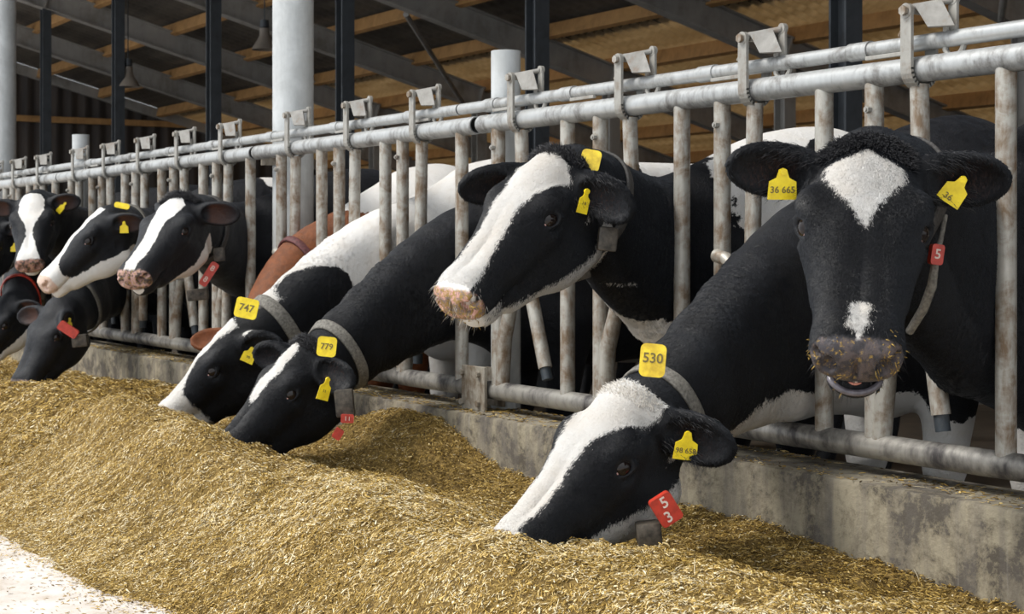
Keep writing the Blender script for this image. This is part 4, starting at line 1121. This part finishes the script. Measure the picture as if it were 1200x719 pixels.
# D ------------------------------------------------
o, pt, T = band(Dd, .95, -.1, m='grey_strap', w=.036)
plate(Dd, 'number_tag', at(383, 406, 5.02), cv(.1, 1, 0), cv(.0, .1, 1), .060, .062, None, 'yellow', th=.005, lines=[('779', 0, 0, .026)])
plate(Dd, 'ear_tag', at(381, 455, 4.97), cv(.3, 1, 0), cv(.35, -.1, 1), .038, .072, None, 'yellow', shape='ear', th=.003, lines=[('11', 0, -.008, .012)])
ear_tag(Dd, 1, None, .06, .014, .042, .05, cv(-.1, -.1, 1), drop=.03, up=cv(.3, 1, 0))
plate(Dd, 'red_marker', at(407, 490, 5.00), cv(.05, 1, 0), cv(.1, 0, 1), .040, .026, None, 'red', 'white_ink', th=.02, round_=.005, lines=[('1', -.005, 0, .018), ('1', .006, 0, .018)])
MB().box(at(404, 472, 5.02), (.058, .04, .085), np.stack([cv(1, .1, 0), cv(0, 0, 1), cv(-.1, 1, 0)], 1), bev=.008).build('collar_box', M['weight'], Dd['root'], True)
plate(Dd, 'red_marker', at(396, 508, 5.04), cv(.5, .8, 0), cv(.1, 0, 1), .028, .034, None, 'red', 'white_ink', th=.018, round_=.005)
# E ------------------------------------------------
o, pt, T = band(E, .93, -.1, m='grey_strap', w=.05)
plate(E, 'number_tag', at(289, 361, 5.74), cv(.2, 1, 0), cv(-.05, .15, 1), .082, .072, None, 'yellow', th=.006, lines=[('747', 0, 0, .036)], label='bright yellow neck number tag')
ear_tag(E, 0, None, .05, .02, .048, .060, cv(.0, -.1, 1), drop=.03, up=cv(.45, 1, 0), lines=[('99', 0, -.01, .014)])
# K ------------------------------------------------
o, pt, T = band(K, .66, .0, m='maroon', w=.030)
# F ------------------------------------------------
o, pt, T = band(Ff, .86, .1, m='strap', w=.036)
plate(Ff, 'red_marker', at(245, 321, 6.86), cv(.55, .85, 0), cv(.1, 0, 1), .036, .112, None, 'red', 'white_ink', th=.025, round_=.01, lines=[('8', 0, .028, .034), ('8', 0, -.026, .034)])
MB().box(at(257, 298, 6.9), (.045, .04, .06), np.stack([cv(1, .1, 0), cv(0, 0, 1), cv(-.1, 1, 0)], 1), bev=.008).build('collar_box', M['weight'], Ff['root'], True)
MB().box(at(232, 345, 6.95), (.09, .05, .05), np.stack([cv(1, .1, 0), cv(0, 0, 1), cv(-.1, 1, 0)], 1), bev=.01).build('collar_weight', M['weight'], Ff['root'], True)
# G ------------------------------------------------
o, pt, T = band(G_, .86, .1, m='grey_strap', w=.03)
plate(G_, 'number_tag', at(143, 241, 7.75), cv(.1, .5, 0), cv(0, .3, 1), .075, .028, None, 'yellow', th=.006)
ear_tag(G_, 0, None, .085, .02, .042, .055, cv(.0, -.1, 1), drop=.015)
# H ------------------------------------------------
ear_tag(Hh, 1, None, .085, .02, .032, .075, cv(-.2, -.1, 1), drop=.02, up=cv(.7, .7, 0))
# I ------------------------------------------------
o, pt, T = band(I_, .90, .0, m='grey_strap', w=.03)
plate(I_, 'red_marker', at(80, 386, 7.74), cv(-.75, .5, 0), cv(.1, 0, 1), .045, .10, None, 'red', 'white_ink', th=.03, round_=.01)
MB().box(at(94, 399, 7.80), (.075, .05, .06), np.stack([cv(1, .1, 0), cv(0, 0, 1), cv(-.1, 1, 0)], 1), bev=.01).build('collar_weight', M['weight'], I_['root'], True)
ear_tag(I_, 0, None, .07, .02, .025, .06, cv(.3, 0, 1), drop=.02)
# J, L ---------------------------------------------
band(J1, .86, .1, m='grey_strap', w=.09)
ear_tag(J1, 1, None, .085, .02, .05, .05, cv(0, 0, 1), drop=.10)
band(J2, .88, .0, m='red', w=.035)

# longer hair on the polls and in the ears
m, nt, b = mat('poll_hair'); b.inputs['Base Color'].default_value = (.028, .028, .032, 1); b.inputs['Roughness'].default_value = .45
M['hair'] = m
m, nt, b = mat('white_hair'); b.inputs['Base Color'].default_value = (.78, .74, .68, 1); b.inputs['Roughness'].default_value = .5
M['white_hair'] = m
def poll(H): return (H[:, 1] > -.03) & (H[:, 1] < .045) & (np.abs(H[:, 0]) < .085) & (H[:, 2] > -.06)
hair_tuft(A, 'forelock', lambda H: poll(H) & (H[:, 1] < .018 + np.abs(H[:, 0]) * .4), 2600, .026, .1, lambda h: np.stack([h[:, 0] * 5, .35 + 0 * h[:, 0], .8 + 0 * h[:, 0]], -1), M['hair'], 3)
hair_tuft(Cc, 'forelock', lambda H: poll(H) & (H[:, 1] < .012), 1600, .026, .1, lambda h: np.stack([h[:, 0] * 5, -.1 + 0 * h[:, 0], .9 + 0 * h[:, 0]], -1), M['hair'], 4)
hair_tuft(B, 'forelock', lambda H: poll(H) & (H[:, 1] > -.0), 900, .012, .1, lambda h: np.stack([h[:, 0] * 5, -.1 + 0 * h[:, 0], .9 + 0 * h[:, 0]], -1), M['white_hair'], 5)
hair_tuft(Ff, 'forelock', lambda H: poll(H) & (H[:, 1] < .02), 1200, .034, .1, lambda h: np.stack([h[:, 0] * 5, -.1 + 0 * h[:, 0], .9 + 0 * h[:, 0]], -1), M['hair'], 6, .0015)
hair_tuft(Dd, 'forelock', lambda H: poll(H) & (H[:, 1] < .02), 1000, .024, .1, lambda h: np.stack([h[:, 0] * 5, -.1 + 0 * h[:, 0], .9 + 0 * h[:, 0]], -1), M['hair'], 7)

M['cling'] = plain('clinging_feed', (.42, .28, .07), .7, var=.6, scale=200)
def snout(H): return (H[:, 1] > .44) & (H[:, 2] > -.21) & (H[:, 2] < -.055) & (np.abs(H[:, 0]) < .085)
hair_tuft(A, 'clinging_feed', lambda H: snout(H) & (np.abs(np.abs(H[:, 0]) - .05) < .03) & (np.sin(H[:, 0] * 90) + np.cos(H[:, 2] * 120) > .2), 110, .009, .1, lambda h: np.stack([np.sin(h[:, 0] * 900), .35 + 0 * h[:, 0], np.cos(h[:, 2] * 900)], -1), M['cling'], 13, .0014)
hair_tuft(A, 'whiskers', snout, 120, .020, .1, lambda h: np.stack([h[:, 0] * 9, .7 + 0 * h[:, 0], -.3 + 0 * h[:, 0]], -1), M['hair'], 14, .0004)
hair_tuft(Cc, 'clinging_feed', lambda H: snout(H) & (H[:, 2] < -.095) & (H[:, 1] > .47), 60, .011, .1, lambda h: np.stack([np.sin(h[:, 0] * 900), .3 + 0 * h[:, 0], np.cos(h[:, 2] * 900)], -1), M['cling'], 15, .0016)
hair_tuft(Cc, 'whiskers', snout, 110, .022, .1, lambda h: np.stack([h[:, 0] * 9, .8 + 0 * h[:, 0], -.3 + 0 * h[:, 0]], -1), M['white_hair'], 16, .0004)
fur(A, 170000, .85, .009, .0011, 31)
fur(B, 170000, .85, .009, .0011, 32)
fur(Cc, 120000, .80, .010, .0013, 33)
fur(Dd, 80000, .8, .010, .0016, 34)
fur(E, 70000, .8, .011, .0018, 35)
# hair in the ears
for inf, k in ((A, 0), (A, 1), (Cc, 0), (B, 0)):
    b_, R_ = inf['ears'][k]
    q = (inf['V'] - b_) @ R_ / inf['hs']; hs_ = inf['hs']
    sel = (q[:, 0] > .03) & (q[:, 0] < .12) & (np.abs(np.abs(q[:, 1]) - .036) < .016) & (q[:, 2] > -.01) & (q[:, 2] < .05)
    hair_tuft(inf, 'ear_hair', lambda H: sel, 260, .026, .1, lambda h: np.tile(((R_[:, 0] * .9 + R_[:, 2] * .35) @ inf['RH'])[None], (len(h), 1)), M['hair'], 41 + k, .0007)

# tongue and wet lower lip in the slightly open mouth of the frontal cow
hA = A['P'] + A['RH'] @ (np.array([0, .462 * YS, -.163]) * A['hs'])
me = bpy.data.meshes.new('tongue'); bm = bmesh.new(); bmesh.ops.create_uvsphere(bm, u_segments=20, v_segments=12, radius=1.0)
for v in bm.verts:
    q = np.array(v.co) * np.array([.017, .020, .005]); v.co = Vector(tuple(hA + A['RH'] @ q))
bm.to_mesh(me); bm.free(); M['tongue'] = plain('tongue_pink', (.60, .24, .18), .3, var=.25, scale=90)
link_mesh('tongue', me, M['tongue'], A['root'], True)
lp = []
for k in range(15):
    a = math.radians(-78 + 156 * k / 14); lp.append(tuple(A['P'] + A['RH'] @ (np.array([.047 * math.sin(a), (.436 + .046 * math.cos(a)) * YS, -.181 - .0045 * math.cos(a)]) * A['hs'])))
M['lip'] = plain('grey_lip', (.13, .12, .14), .3, var=.3, scale=90)
MB().tube(lp, [.003] + [.0062] * 13 + [.003], 10).build('lower_lip', M['lip'], A['root'], True)
